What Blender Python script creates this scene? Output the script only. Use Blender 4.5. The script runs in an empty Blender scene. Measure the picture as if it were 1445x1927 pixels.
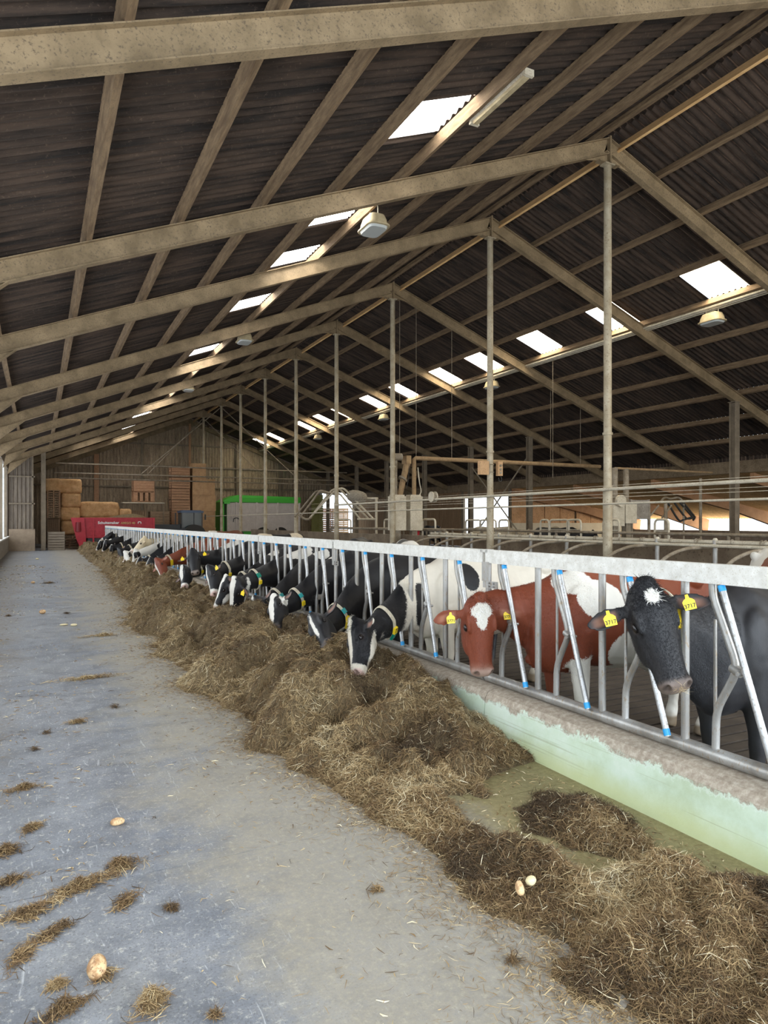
import bpy, math, random
import numpy as np
from mathutils import Vector, Matrix
random.seed(7); RNG = np.random.default_rng(11)
scn = bpy.context.scene
COL = scn.collection
PI = math.pi

# ------------------------------------------------------------------ camera
HC = 1.65                                   # eye height
F = 1310.0; TH = math.atan(652.0/F); S_, C_ = math.sin(TH), math.cos(TH); HY = 981.0
cd = bpy.data.cameras.new('camera'); cam = bpy.data.objects.new('camera', cd); COL.objects.link(cam)
cam.location = (0, 0, HC); cam.rotation_euler = (PI/2, 0, -TH)
cd.sensor_fit = 'VERTICAL'; cd.sensor_height = 36; cd.sensor_width = 27
cd.lens = 36*F/1927; cd.shift_y = (HY-963.5)/1927; cd.clip_end = 500; cd.clip_start = 0.05
scn.camera = cam

# ------------------------------------------------------------------ light
scn.view_settings.view_transform = 'Standard'; scn.view_settings.look = 'None'
scn.view_settings.gamma = 1; scn.view_settings.use_curve_mapping = False
scn.view_settings.exposure = 0.08
SKY = (0.80, 0.90, 1.0); SKY_S = 3.0
w = bpy.data.worlds.new('sky'); scn.world = w; w.use_nodes = True
bg = w.node_tree.nodes['Background']; bg.inputs[0].default_value = (*SKY, 1); bg.inputs[1].default_value = SKY_S
def area(name, loc, rot, sx, sy, power, col, portal=False, spread=PI):
    l = bpy.data.lights.new(name, 'AREA'); l.shape = 'RECTANGLE'; l.size = sx; l.size_y = sy
    l.energy = power; l.color = col; l.spread = spread
    if portal: l.cycles.is_portal = True
    o = bpy.data.objects.new(name, l); COL.objects.link(o); o.location = loc; o.rotation_euler = rot
    return o
# daylight coming in through the wide open doors of the front gable, behind the camera
area('front_door_daylight', (5.5, -4.3, 2.3), (PI/2, 0, 0), 13, 4.4, 1150, (0.80, 0.90, 1.0))
area('front_gable_daylight', (14, -4.3, 3.4), (PI/2, 0, 0), 18, 5, 700, (1.0, 0.84, 0.60))
# daylight through the open lean-to side on the right
area('lean_to_daylight', (36.6, 20, 1.5), (0, PI/2, 0), 1.2, 40, 2000, (1.0, 0.86, 0.62))
PANE_L, PANE_SKY = 3.2, 14.0                # brightness of side glazing and roof lights
cy = scn.cycles
cy.max_bounces = 6; cy.diffuse_bounces = 4; cy.glossy_bounces = 3; cy.transmission_bounces = 3
cy.transparent_max_bounces = 8; cy.sample_clamp_indirect = 6; cy.caustics_reflective = False; cy.caustics_refractive = False
cy.use_denoising = True

# ------------------------------------------------------------------ helpers
def P(px, py, X):
    """world point seen at pixel px,py that lies at lateral distance X"""
    xp = px-70.5; D = F*X/(C_*xp); return Vector((X, (D-X*S_)/C_, HC-(py-HY)*D/F))
def PD(px, py, D):
    u = (px-722.5)/F*D
    return Vector((D*S_+u*C_, D*C_-u*S_, HC-(py-HY)*D/F))
def hash2(ix, iy, seed):
    h = (ix.astype(np.int64)*374761393 + iy.astype(np.int64)*668265263 + seed*974634777) & 0x7fffffff
    h = ((h ^ (h >> 13))*1274126177) & 0x7fffffff
    return ((h ^ (h >> 16)) & 0xffff)/65535.0
def vnoise(x, y, seed=0):
    ix, iy = np.floor(x), np.floor(y); fx, fy = x-ix, y-iy
    fx = fx*fx*(3-2*fx); fy = fy*fy*(3-2*fy)
    a = hash2(ix, iy, seed); b = hash2(ix+1, iy, seed); c = hash2(ix, iy+1, seed); d = hash2(ix+1, iy+1, seed)
    return (a*(1-fx)+b*fx)*(1-fy)+(c*(1-fx)+d*fx)*fy
def fbm(x, y, seed=0, oct=4):
    s = 0; a = .5; t = 0
    for i in range(oct):
        s = s+a*vnoise(x, y, seed+i*17); t += a; x = x*2.03+3.1; y = y*2.03+1.7; a *= .5
    return s/t
def noise3(p, seed=0, oct=3):
    return (fbm(p[:, 0]+p[:, 2]*.71, p[:, 1]-p[:, 2]*.53, seed, oct)+fbm(p[:, 1]+7.3, p[:, 2]+p[:, 0]*.6, seed+5, oct)+fbm(p[:, 2]*1.1+p[:, 0], p[:, 0]*.3+3, seed+9, oct))/3
def sstep(a, b, x):
    t = np.clip((x-a)/(b-a), 0, 1); return t*t*(3-2*t)

class MB:
    def __init__(s): s.v = []; s.f = []; s.n = 0
    def add(s, v, f):
        s.v.extend([tuple(q) for q in v]); s.f.extend([tuple(i+s.n for i in q) for q in f]); s.n += len(v); return s
    def box(s, lo, hi):
        (a, b, c), (d, e, g) = lo, hi
        return s.add([(a, b, c), (d, b, c), (d, e, c), (a, e, c), (a, b, g), (d, b, g), (d, e, g), (a, e, g)],
                     [(0, 3, 2, 1), (4, 5, 6, 7), (0, 1, 5, 4), (1, 2, 6, 5), (2, 3, 7, 6), (3, 0, 4, 7)])
    def prof(s, p0, p1, pts, up=(0, 0, 1), caps=True):
        """extrude 2d profile pts (side, up) from p0 to p1"""
        p0 = Vector(p0); p1 = Vector(p1); d = (p1-p0).normalized(); up = Vector(up)
        sd = d.cross(up)
        if sd.length < 1e-5: sd = d.cross(Vector((0, 1, 0)))
        sd.normalize(); u = sd.cross(d)
        n = len(pts); v = [p0+sd*a+u*b for a, b in pts]+[p1+sd*a+u*b for a, b in pts]
        f = [(i, (i+1) % n, n+(i+1) % n, n+i) for i in range(n)]
        if caps: f += [tuple(range(n-1, -1, -1)), tuple(range(n, 2*n))]
        return s.add(v, f)
    def bar(s, p0, p1, w, h, up=(0, 0, 1)):
        return s.prof(p0, p1, [(-w/2, -h/2), (w/2, -h/2), (w/2, h/2), (-w/2, h/2)], up)
    def ibeam(s, p0, p1, h, w, tw=.012, tf=.018, up=(0, 0, 1)):
        H, W = h/2, w/2
        return s.prof(p0, p1, [(-W, -H), (W, -H), (W, -H+tf), (tw, -H+tf), (tw, H-tf), (W, H-tf), (W, H), (-W, H), (-W, H-tf), (-tw, H-tf), (-tw, -H+tf), (-W, -H+tf)], up)
    def tube(s, path, r, n=10, caps=True, closed=False):
        path = [Vector(p) for p in path]; m = len(path); rs = r if hasattr(r, '__len__') else [r]*m
        prev = None; rings = []
        for i, p in enumerate(path):
            if closed: t = path[(i+1) % m]-path[i-1]
            else: t = path[min(i+1, m-1)]-path[max(i-1, 0)]
            t.normalize()
            if prev is None:
                a = Vector((0, 0, 1)) if abs(t.z) < .9 else Vector((1, 0, 0))
                prev = a-t*a.dot(t)
            else: prev = prev-t*prev.dot(t)
            prev.normalize(); b = t.cross(prev)
            rings.append([p+(prev*math.cos(2*PI*k/n)+b*math.sin(2*PI*k/n))*rs[i] for k in range(n)])
        v = [q for g in rings for q in g]; f = []
        for i in range(m if closed else m-1):
            j = (i+1) % m
            for k in range(n): f.append((i*n+k, i*n+(k+1) % n, j*n+(k+1) % n, j*n+k))
        if caps and not closed: f += [tuple(range(n-1, -1, -1)), tuple(range((m-1)*n, m*n))]
        return s.add(v, f)
    def cyl(s, p0, p1, r, n=12): return s.tube([p0, p1], r, n)
    def rings(s, rr, caps=True):
        n = len(rr[0]); v = [q for g in rr for q in g]; f = []
        for i in range(len(rr)-1):
            for k in range(n): f.append((i*n+k, i*n+(k+1) % n, (i+1)*n+(k+1) % n, (i+1)*n+k))
        if caps: f += [tuple(range(n-1, -1, -1)), tuple(range((len(rr)-1)*n, len(rr)*n))]
        return s.add(v, f)
    def mesh(s, name):
        me = bpy.data.meshes.new(name); me.from_pydata([tuple(q) for q in s.v], [], s.f); return me
    def build(s, name, m, parent=None, smooth=False, org=None):
        me = s.mesh(name)
        if org is not None: me.transform(Matrix.Translation(-Vector(org)))
        me.update()
        import bmesh as _b
        b = _b.new(); b.from_mesh(me); _b.ops.recalc_face_normals(b, faces=b.faces); b.to_mesh(me); b.free()
        if smooth:
            me.shade_smooth()
            if hasattr(me, 'set_sharp_from_angle'): me.set_sharp_from_angle(angle=math.radians(40))
        o = bpy.data.objects.new(name, me); COL.objects.link(o); me.materials.append(m)
        if org is not None: o.location = org
        if parent: o.parent = parent
        return o
def smoothpath(pts, k=5):
    """rounded corners through control points (Catmull-Rom)"""
    pts = [Vector(p) for p in pts]; q = [pts[0]*2-pts[1]]+pts+[pts[-1]*2-pts[-2]]; out = []
    for i in range(1, len(q)-2):
        for j in range(k):
            t = j/k; a, b, c, d = q[i-1], q[i], q[i+1], q[i+2]
            out.append(.5*((2*b)+(c-a)*t+(2*a-5*b+4*c-d)*t*t+(3*b-a-3*c+d)*t**3))
    return out+[pts[-1]]
def fillet(pts, r=.12, k=5):
    pts = [Vector(p) for p in pts]; out = [pts[0]]
    for i in range(1, len(pts)-1):
        a = (pts[i-1]-pts[i]); b = (pts[i+1]-pts[i]); rr = min(r, a.length*.48, b.length*.48)
        a = pts[i]+a.normalized()*rr; b = pts[i]+b.normalized()*rr
        for j in range(k+1):
            t = j/k; out.append(a*(1-t)**2+pts[i]*2*t*(1-t)+b*t*t)
    return out+[pts[-1]]
def tag(o, label=None, cat=None, group=None, kind=None):
    if label: o['label'] = label
    if cat: o['category'] = cat
    if group: o['group'] = group
    if kind: o['kind'] = kind
    return o
def empty(name, loc=(0, 0, 0), label=None, cat=None, group=None):
    o = bpy.data.objects.new(name, None); COL.objects.link(o); o.location = loc; o.empty_display_size = .2
    return tag(o, label, cat, group)
def copy_tree(o, parent=None):
    c = o.copy(); COL.objects.link(c); c.parent = parent
    for ch in list(o.children): copy_tree(ch, c)
    return c
def struct(o): o['kind'] = 'structure'; return o

# ------------------------------------------------------------------ materials
def newmat(name):
    m = bpy.data.materials.new(name); m.use_nodes = True; nt = m.node_tree
    return m, nt, nt.nodes, nt.links, nt.nodes['Principled BSDF']
def N(nt, t, **kw):
    n = nt.nodes.new(t)
    for k, v in kw.items():
        if k.startswith('i_'):
            key = k[2:]; n.inputs[int(key) if key.isdigit() else key].default_value = v
        else: setattr(n, k, v)
    return n
def coords(nt, scale=(1, 1, 1), kind='Object'):
    tc = N(nt, 'ShaderNodeTexCoord'); mp = N(nt, 'ShaderNodeMapping'); mp.inputs['Scale'].default_value = scale
    nt.links.new(tc.outputs[kind], mp.inputs[0]); return mp.outputs[0]
def wcoords(nt, scale=(1, 1, 1)):
    g = N(nt, 'ShaderNodeNewGeometry'); mp = N(nt, 'ShaderNodeMapping'); mp.inputs['Scale'].default_value = scale
    nt.links.new(g.outputs['Position'], mp.inputs[0]); return mp.outputs[0]
def ramp(nt, src, stops, interp='LINEAR'):
    r = N(nt, 'ShaderNodeValToRGB'); r.color_ramp.interpolation = interp; e = r.color_ramp.elements
    while len(e) < len(stops): e.new(.5)
    for i, (p, c) in enumerate(stops):
        e[i].position = p; e[i].color = (*c, 1) if hasattr(c, '__len__') else (c, c, c, 1)
    nt.links.new(src, r.inputs[0]); return r.outputs[0]
def noise(nt, vec, scale, detail=4, rough=.6, dist=0):
    n = N(nt, 'ShaderNodeTexNoise'); n.inputs['Scale'].default_value = scale; n.inputs['Detail'].default_value = detail
    n.inputs['Roughness'].default_value = rough; n.inputs['Distortion'].default_value = dist
    nt.links.new(vec, n.inputs['Vector']); return n.outputs[0]
def mix(nt, f, a, b, bt='MIX'):
    m = N(nt, 'ShaderNodeMix', data_type='RGBA', blend_type=bt)
    for sock, val in ((m.inputs[0], f), (m.inputs[6], a), (m.inputs[7], b)):
        if hasattr(val, 'links'): nt.links.new(val, sock)
        elif hasattr(val, '__len__'): sock.default_value = (*val, 1) if len(val) == 3 else val
        else: sock.default_value = val
    return m.outputs[2]
def math_(nt, op, a, b=0, c=0):
    m = N(nt, 'ShaderNodeMath', operation=op)
    for i, v in enumerate((a, b, c)):
        if hasattr(v, 'links'): nt.links.new(v, m.inputs[i])
        else: m.inputs[i].default_value = v
    return m.outputs[0]
def bump(nt, h, b, strength=.4, dist=.01):
    n = N(nt, 'ShaderNodeBump'); n.inputs['Strength'].default_value = strength; n.inputs['Distance'].default_value = dist
    nt.links.new(h, n.inputs['Height']); nt.links.new(n.outputs[0], b.inputs['Normal'])
def M2(name, c1, c2, scale=6, rough=.75, metal=0, bs=.25, stretch=(1, 1, 1), c3=None, lo=.35, hi=.68, world=False, bd=.006, fine=8):
    m, nt, no, li, b = newmat(name)
    v = wcoords(nt, stretch) if world else coords(nt, stretch)
    n1 = noise(nt, v, scale, 6, .65); col = ramp(nt, n1, [(lo, c1), (hi, c2)])
    n2 = noise(nt, v, scale*fine, 4, .7)
    if c3: col = mix(nt, ramp(nt, n2, [(.54, 0.), (.66, 1.)]), col, c3)
    li.new(col, b.inputs['Base Color']); b.inputs['Roughness'].default_value = rough; b.inputs['Metallic'].default_value = metal
    if bs: bump(nt, n2, b, bs, bd)
    return m
def flat(name, c, rough=.6, metal=0):
    m, nt, no, li, b = newmat(name); b.inputs['Base Color'].default_value = (*c, 1)
    b.inputs['Roughness'].default_value = rough; b.inputs['Metallic'].default_value = metal; return m
def emis(name, c, s):
    m, nt, no, li, b = newmat(name); v = coords(nt); n1 = noise(nt, v, 3, 3)
    b.inputs['Base Color'].default_value = (.8, .8, .78, 1); b.inputs['Roughness'].default_value = .5
    li.new(ramp(nt, n1, [(.3, tuple(q*.85 for q in c)), (.7, c)]), b.inputs['Emission Color']); b.inputs['Emission Strength'].default_value = s
    return m
def mat_sheet():
    m, nt, no, li, b = newmat('fibre cement sheet underside')
    v = wcoords(nt, (.35, 3.2, .35)); n1 = noise(nt, v, 1.6, 6, .7); n2 = noise(nt, v, 7, 5, .75); n3 = noise(nt, wcoords(nt), 22, 5, .8)
    c = ramp(nt, n1, [(.38, (.013, .009, .007)), (.60, (.066, .043, .030))])
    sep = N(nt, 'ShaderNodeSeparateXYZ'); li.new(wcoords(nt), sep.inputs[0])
    # paler rib stripes: light and shade of the corrugation painted into the sheet colour
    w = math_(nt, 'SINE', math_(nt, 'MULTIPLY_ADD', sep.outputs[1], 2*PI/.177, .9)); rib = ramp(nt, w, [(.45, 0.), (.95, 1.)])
    rib_light = math_(nt, 'MULTIPLY', rib, ramp(nt, n2, [(.44, 0.), (.60, 1.)]))
    c = mix(nt, math_(nt, 'MULTIPLY', rib_light, .9), c, (.30, .20, .14))
    c = mix(nt, ramp(nt, n3, [(.58, 0.), (.70, .5)]), c, (.20, .14, .10))
    li.new(c, b.inputs['Base Color']); b.inputs['Roughness'].default_value = .95; bump(nt, math_(nt, 'ADD', n2, n3), b, .5, .01); return m
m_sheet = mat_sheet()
m_purlin = M2('dusty timber', (.14, .088, .048), (.30, .205, .115), 7, .9, stretch=(3, .35, 3), c3=(.10, .07, .045), world=True)
m_rafter = M2('dusty painted steel', (.185, .132, .072), (.335, .245, .142), 2.5, .8, c3=(.13, .095, .06), world=True, fine=14)
m_ridge = M2('orange lit timber', (.62, .36, .15), (.85, .54, .25), 6, .85, stretch=(2, .5, 2), world=True)  # lit version of the purlin timber, daylight from the ridge painted into its colour
m_post = M2('galvanised post', (.31, .25, .16), (.49, .43, .32), 3, .6, .25, c3=(.24, .18, .11), world=True)
m_hcol = M2('grey steel column', (.165, .13, .09), (.27, .215, .15), 3, .75, c3=(.14, .11, .08), world=True)
m_galv = M2('galvanised steel', (.36, .36, .355), (.60, .61, .62), 9, .36, .6, c3=(.26, .23, .19), world=True, bs=.15)
m_galv2 = M2('dirty galvanised tube', (.25, .235, .21), (.46, .455, .44), 7, .42, .5, c3=(.30, .24, .17), world=True, bs=.2, stretch=(1, 1, .4))
m_rail = M2('dull galvanised rail', (.60, .58, .53), (.80, .79, .75), 14, .6, .12, c3=(.50, .46, .38), world=True, bs=.2)
m_dirtytube = M2('mud stained tube', (.20, .155, .10), (.36, .31, .24), 5, .8, .1, c3=(.12, .085, .055), world=True)
m_paletube = M2('pale dusty tube', (.50, .44, .33), (.66, .60, .48), 5, .7, .1, c3=(.3, .23, .15), world=True)
m_wood = M2('old wood', (.21, .14, .085), (.40, .275, .17), 8, .9, stretch=(.5, .5, 6), c3=(.09, .06, .04), world=True)
m_woodred = M2('reddish old wood', (.34, .18, .10), (.56, .33, .19), 7, .9, stretch=(1, 1, 5), c3=(.13, .075, .045), world=True)
m_rusty = M2('rusty tube', (.24, .15, .075), (.40, .27, .14), 6, .85, c3=(.14, .09, .05), world=True)
m_ply = M2('plywood', (.44, .26, .13), (.60, .38, .20), 3, .8, c3=(.27, .16, .09), world=True)
m_wallgrey = M2('weathered wall cladding', (.13, .105, .085), (.24, .195, .15), 2.2, .9, stretch=(4, 4, .5), c3=(.075, .055, .04), world=True)
m_conc = M2('old concrete', (.22, .19, .155), (.36, .32, .27), 3, .9, c3=(.15, .12, .09), world=True)
m_dirtyconc = M2('muck stained concrete', (.14, .10, .065), (.24, .185, .125), 2, .9, c3=(.09, .065, .04), world=True)
m_blue = flat('blue plastic', (.02, .33, .72), .4)
m_yellow = flat('yellow plastic', (.95, .68, .02), .45)
m_black = flat('black ink', (.01, .01, .01), .6)
m_green = flat('green plastic', (.0, .22, .15), .4)
m_teal = flat('teal plastic', (.03, .36, .36), .4)
m_strap = M2('canvas strap', (.52, .45, .33), (.70, .64, .50), 30, .9, bs=.3)
m_white = flat('white paint', (.8, .8, .78), .5)
m_cableblack = flat('dark cable', (.03, .028, .025), .7)
m_red = M2('red painted steel', (.42, .014, .03), (.56, .03, .05), 4, .5, c3=(.30, .012, .02), bs=.1)
m_darkred = flat('dark red steel', (.22, .012, .018), .5)
m_greenp = flat('green painted steel', (.08, .55, .05), .4)
m_panel = M2('pale wagon panel', (.62, .56, .52), (.72, .66, .62), 3, .6, c3=(.52, .46, .42), bs=.1)
m_darkgrey = flat('dark grey steel', (.05, .055, .06), .6)
m_glass = flat('dark cab glass', (.035, .05, .055), .15)
m_sky = emis('translucent roof light', (1.0, .985, .95), PANE_SKY)
m_skyw = emis('translucent roof light warm', (1.0, .89, .68), PANE_SKY*1.3)
m_pane = emis('translucent side sheeting', (.86, .93, 1.0), PANE_L)
m_dark = flat('shadow gap', (.02, .017, .014), .95)
# ------------------------------------------------------------------ barn geometry
XL, XR, XE = -1.42, 10.8, 25.3
ZR0 = 3.83+HC; SL = .395; ZA = ZR0+SL*XR                # rafter top line: z = ZR0+SL*X (left), mirrored right
def zl(X): return ZR0+SL*X
def zr(X): return ZA-SL*(X-XR)
YF = [-3.9, 1.1, 6.1, 11.08, 15.35, 21.04, 26.0, 30.9, 35.8, 40.8, 45.6, 51.1, 56.3]
Y0, Y1 = -4.2, 56.6
# floor of the feed passage
def mat_floor():
    m, nt, no, li, b = newmat('feed passage concrete')
    v = wcoords(nt)
    big = noise(nt, v, .55, 5, .6); mid = noise(nt, v, 3.2, 8, .78); fine = noise(nt, v, 30, 6, .8)
    vs = wcoords(nt, (9, 1.1, 1)); scr = noise(nt, vs, 3, 4, .7, 1.5)
    c = ramp(nt, big, [(.35, (.20, .215, .245)), (.55, (.27, .28, .30)), (.72, (.32, .315, .30))])
    c = mix(nt, ramp(nt, mid, [(.38, .75), (.60, 0.)]), c, (.13, .14, .16))
    c = mix(nt, ramp(nt, fine, [(.55, 0.), (.64, .8)]), c, (.52, .50, .45))
    grit = noise(nt, v, 95, 4, .8); c = mix(nt, ramp(nt, grit, [(.36, .75), (.46, 0.)]), c, (.10, .095, .085)); c = mix(nt, ramp(nt, grit, [(.60, 0.), (.68, .7)]), c, (.60, .57, .50))
    c = mix(nt, ramp(nt, scr, [(.62, 0.), (.68, .6)]), c, (.58, .59, .60))
    # trodden feed dust along the windrow and the left verge
    sep = N(nt, 'ShaderNodeSeparateXYZ'); li.new(v, sep.inputs[0])
    wob = math_(nt, 'MULTIPLY_ADD', noise(nt, v, 1.3, 6, .75), 2.4, -1.2)
    d1 = math_(nt, 'ADD', sep.outputs[0], wob)
    dust = ramp(nt, d1, [(.45, 0.), (1.0, 1.)])
    dust = math_(nt, 'MULTIPLY', dust, ramp(nt, fine, [(.3, .5), (.6, 1.)]))
    c = mix(nt, math_(nt, 'MULTIPLY', dust, .75), c, (.38, .335, .25))
    d2 = math_(nt, 'ADD', sep.outputs[0], math_(nt, 'MULTIPLY_ADD', noise(nt, v, .9, 6, .8), 1.8, -.9))
    verge = ramp(nt, math_(nt, 'MULTIPLY', d2, -1.0), [(.15, 0.), (.55, 1.)])
    c = mix(nt, math_(nt, 'MULTIPLY', verge, ramp(nt, noise(nt, v, 14, 6, .8), [(.40, 0.), (.58, .8)])), c, (.16, .125, .085))
    # green algae film on the scraped strip by the kerb
    alg = math_(nt, 'MULTIPLY', ramp(nt, math_(nt, 'ADD', sep.outputs[0], math_(nt, 'MULTIPLY_ADD', mid, .5, -.25)), [(.0, 0.), (1., 1.)]), 1.0)
    mr = N(nt, 'ShaderNodeMapRange'); li.new(math_(nt, 'ADD', sep.outputs[0], math_(nt, 'MULTIPLY_ADD', mid, .8, -.4)), mr.inputs[0]); mr.inputs[1].default_value = 1.95; mr.inputs[2].default_value = 2.35
    c = mix(nt, math_(nt, 'MULTIPLY', mr.outputs[0], .85), c, ramp(nt, fine, [(.35, (.19, .15, .045)), (.6, (.31, .26, .105)), (.7, (.46, .40, .22))]))
    li.new(c, b.inputs['Base Color'])
    li.new(ramp(nt, mid, [(.35, .42), (.65, .75)]), b.inputs['Roughness'])
    h = math_(nt, 'ADD', math_(nt, 'MULTIPLY', fine, .5), mid); bump(nt, h, b, .25, .006)
    return m
m_floor = mat_floor()
# floor with slab joints as real grooves
mb = MB(); ys = [Y0, 3.42, 8.4, 13.4, 18.4, 23.4, 28.4, 33.4, 38.4, 43.4, 48.4, Y1+.4]
for a, b_ in zip(ys, ys[1:]): mb.box((XL-.2, a+.004, -.2), (3.35, b_-.004, 0))
mb.box((XL-.2, Y0, -.25), (3.35, Y1+.4, -.012))
struct(mb.build('floor', m_floor))
m_slat = M2('slatted concrete floor', (.028, .019, .013), (.065, .048, .034), 4, .8, c3=(.03, .022, .018), world=True)
mb = MB(); y = Y0
while y < 24: mb.box((3.38, y, -.3), (10.6, y+.13, -.18)); y += .165
mb.box((3.38, 24, -.3), (10.6, Y1+.4, -.18)); mb.box((3.38, Y0, -.4), (XE+11, Y1+.4, -.29)); mb.box((10.6, Y0, -.3), (XE+11, Y1+.4, -.03))
struct(mb.build('floor_slats', m_slat))
m_out = M2('pale outdoor ground', (.45, .44, .40), (.6, .58, .53), .5, .9, world=True)
struct(MB().box((-60, -60, -.5), (90, 130, -.31)).build('ground', m_out))

# --- roof sheets, one course between neighbouring purlins, corrugation running up the slope
PL = [-1.42, -.68, .645, 1.96, 3.27, 4.58, 5.89, 7.20, 8.51, 9.8, 10.64]
PRt = [10.96, 12.24, 13.6, 15.03, 16.4, 17.87, 19.3, 20.75, 22.2, 23.7, 25.4]
PH = .17                                                     # purlin depth
SKL = [(8.6, 9.75, 5), (12.2, 13.35, 5), (14.8, 15.95, 5), (18.6, 19.75, 5), (24.6, 25.75, 5), (28.8, 29.9, 5), (34.4, 35.5, 5), (41.6, 42.7, 5), (47.6, 48.7, 5), (50.6, 51.6, 5), (43.6, 44.6, 3), (48.4, 49.4, 3), (2.2, 3.3, 5), (-2, -.9, 5)]
SKR = [(11.9, 13.05, 3), (15.5, 16.6, 3), (19.0, 20.1, 3), (22.4, 23.5, 3), (25.4, 26.5, 3), (29.2, 30.3, 3), (32.6, 33.7, 3), (36.6, 37.7, 3), (39.6, 40.7, 3), (43.0, 44.1, 3), (49.5, 50.6, 3), (53, 54.1, 3), (7.6, 8.7, 3), (3.5, 4.6, 3), (-1, .1, 3)]
PER = .177
def course(mb, xa, xb, za, zb, ya, yb, lift_a, lift_b, th=.007):
    n = max(2, int(round((yb-ya)/PER*8))); ys = np.linspace(ya, yb, n+1); wv = .028*np.sin(2*PI*ys/PER)
    v = []
    for x, z, l in ((xa, za, lift_a), (xb, zb, lift_b)):
        for y, q in zip(ys, wv): v.append((x, y, z+l+q))
    k = n+1; f = [(i, i+1, k+i+1, k+i) for i in range(n)]
    # thin lower edge of the sheet so laps show as a step
    v += [(xa, y, za+lift_a+q+th) for y, q in zip(ys, wv)]
    f += [(i, 2*k+i, 2*k+i+1, i+1) for i in range(n)]
    mb.add(v, f)
mbroof = MB(); nwin = 0
def roofside(P_, zf, sk, lowfirst):
    global nwin
    for c in range(len(P_)-1):
        xa, xb = P_[c], P_[c+1]
        if lowfirst: xlo, xhi = xa-.09, xb
        else: xlo, xhi = xb+.09, xa                       # lower edge overlaps the course below
        cuts = sorted([s for s in sk if s[2] == c]); y = Y0-.6
        for s in cuts+[(Y1+.3, Y1+.3, c)]:
            if s[0] > y: course(mbroof, xlo, xhi, zf(xlo)+PH, zf(xhi)+PH, y, s[0], .045, .027)
            if s[0] < Y1:
                nwin += 1; m = MB(); course(m, xlo-.04 if lowfirst else xlo+.04, xhi, zf(xlo)+PH, zf(xhi)+PH, s[0]-.02, s[1]+.02, .075, .06)
                o = m.build('window_%d' % nwin, m_sky if lowfirst else m_skyw, smooth=True); struct(o)
            y = s[1]
roofside(PL, zl, SKL, True); roofside(PRt, zr, SKR, False)
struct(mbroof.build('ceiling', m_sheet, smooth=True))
# ridge capping
def ridgecap():
    n = int((Y1-Y0)/PER*6); ys = np.linspace(Y0-.5, Y1+.2, n); mb = MB(); zc = ZA+PH+.17
    rows = [(XR-.42, -.13), (XR-.1, .0), (XR+.1, .0), (XR+.42, -.13)]
    v = [(x, y, zc+dz+.018*math.sin(2*PI*y/PER)*(1 if abs(x-XR) > .2 else .2)) for x, dz in rows for y in ys]
    f = [(r*n+i, r*n+i+1, (r+1)*n+i+1, (r+1)*n+i) for r in range(3) for i in range(n-1)]
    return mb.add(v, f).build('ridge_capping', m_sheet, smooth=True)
tag(ridgecap(), 'dark corrugated capping running along the very top of the roof', 'ridge cap')

ORD = ['first', 'second', 'third', 'fourth', 'fifth', 'sixth', 'seventh', 'eighth', 'ninth', 'tenth', 'eleventh', 'twelfth', 'thirteenth', 'fourteenth', 'fifteenth', 'sixteenth', 'seventeenth', 'eighteenth', 'nineteenth', 'twentieth']
# purlins
for i, X in enumerate(PL[1:-1]+[10.5]):
    w_, h_ = (.085, PH) if X < 10.2 else (.06, .14)
    mb = MB()
    cuts = [Y0-.4]+[y+.15*((k % 2)*2-1) for k, y in enumerate(YF[1:-1])]+[Y1]
    for k in range(len(cuts)-1):                       # lengths meet over the rafters
        mb.bar((X, cuts[k], zl(X)+h_/2+.004), (X, cuts[k+1]-.006, zl(X)+h_/2+.004), w_, h_, up=(-SL, 0, 1))
    o = mb.build('purlin', m_purlin)
    if X > 10.2: tag(o, 'timber purlin directly beside the ridge on the left roof slope', 'roof purlin')
    else: tag(o, 'long timber purlin on the left roof slope, %s one up from the left wall' % ORD[i], 'roof purlin', 'purlins of the left roof slope')
for i, X in enumerate([11.15]+PRt[1:-1]):
    mb = MB(); warm = (X == 16.4)
    zc = zr(X)+PH/2+.004
    if i == 0: mb.bar((X, Y0-.4, zc-.06), (X, Y1, zc-.06), .05, .27, up=(SL*1.6, 0, 1))
    else: mb.bar((X, Y0-.4, zc), (X, Y1, zc), .085, PH, up=(SL, 0, 1))
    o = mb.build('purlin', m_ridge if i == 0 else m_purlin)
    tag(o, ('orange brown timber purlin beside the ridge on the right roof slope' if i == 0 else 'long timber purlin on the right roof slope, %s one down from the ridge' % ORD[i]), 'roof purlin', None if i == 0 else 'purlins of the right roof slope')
# cable tray along one right purlin
mb = MB(); zc = zr(16.52)
for dx, r in ((-.05, .035), (.03, .028), (.1, .016)): mb.tube([(16.46+dx, Y0, zc-.02-dx*SL), (16.46+dx, Y1-.4, zc-.02-dx*SL)], r, 8)
tag(mb.build('electrical_conduit', m_paletube, smooth=True), 'pale cable conduit running along the purlin below the right roof lights', 'conduit')
# vent batten below the ridge
mb = MB().bar((XR-.32, Y0, ZA-.02), (XR-.32, Y1-.3, ZA-.02), .04, .07)
tag(mb.build('ridge_batten', m_purlin), 'thin batten running under the ridge of the roof', 'batten')
# eave strip on the left
mb = MB().bar((-1.22, Y0, zl(-1.22)-.02), (-1.22, Y1-.4, zl(-1.22)-.02), .10, .06)
tag(mb.build('eave_gutter', m_rail), 'pale grey strip running along the left eave under the roof', 'eave strip')

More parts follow.
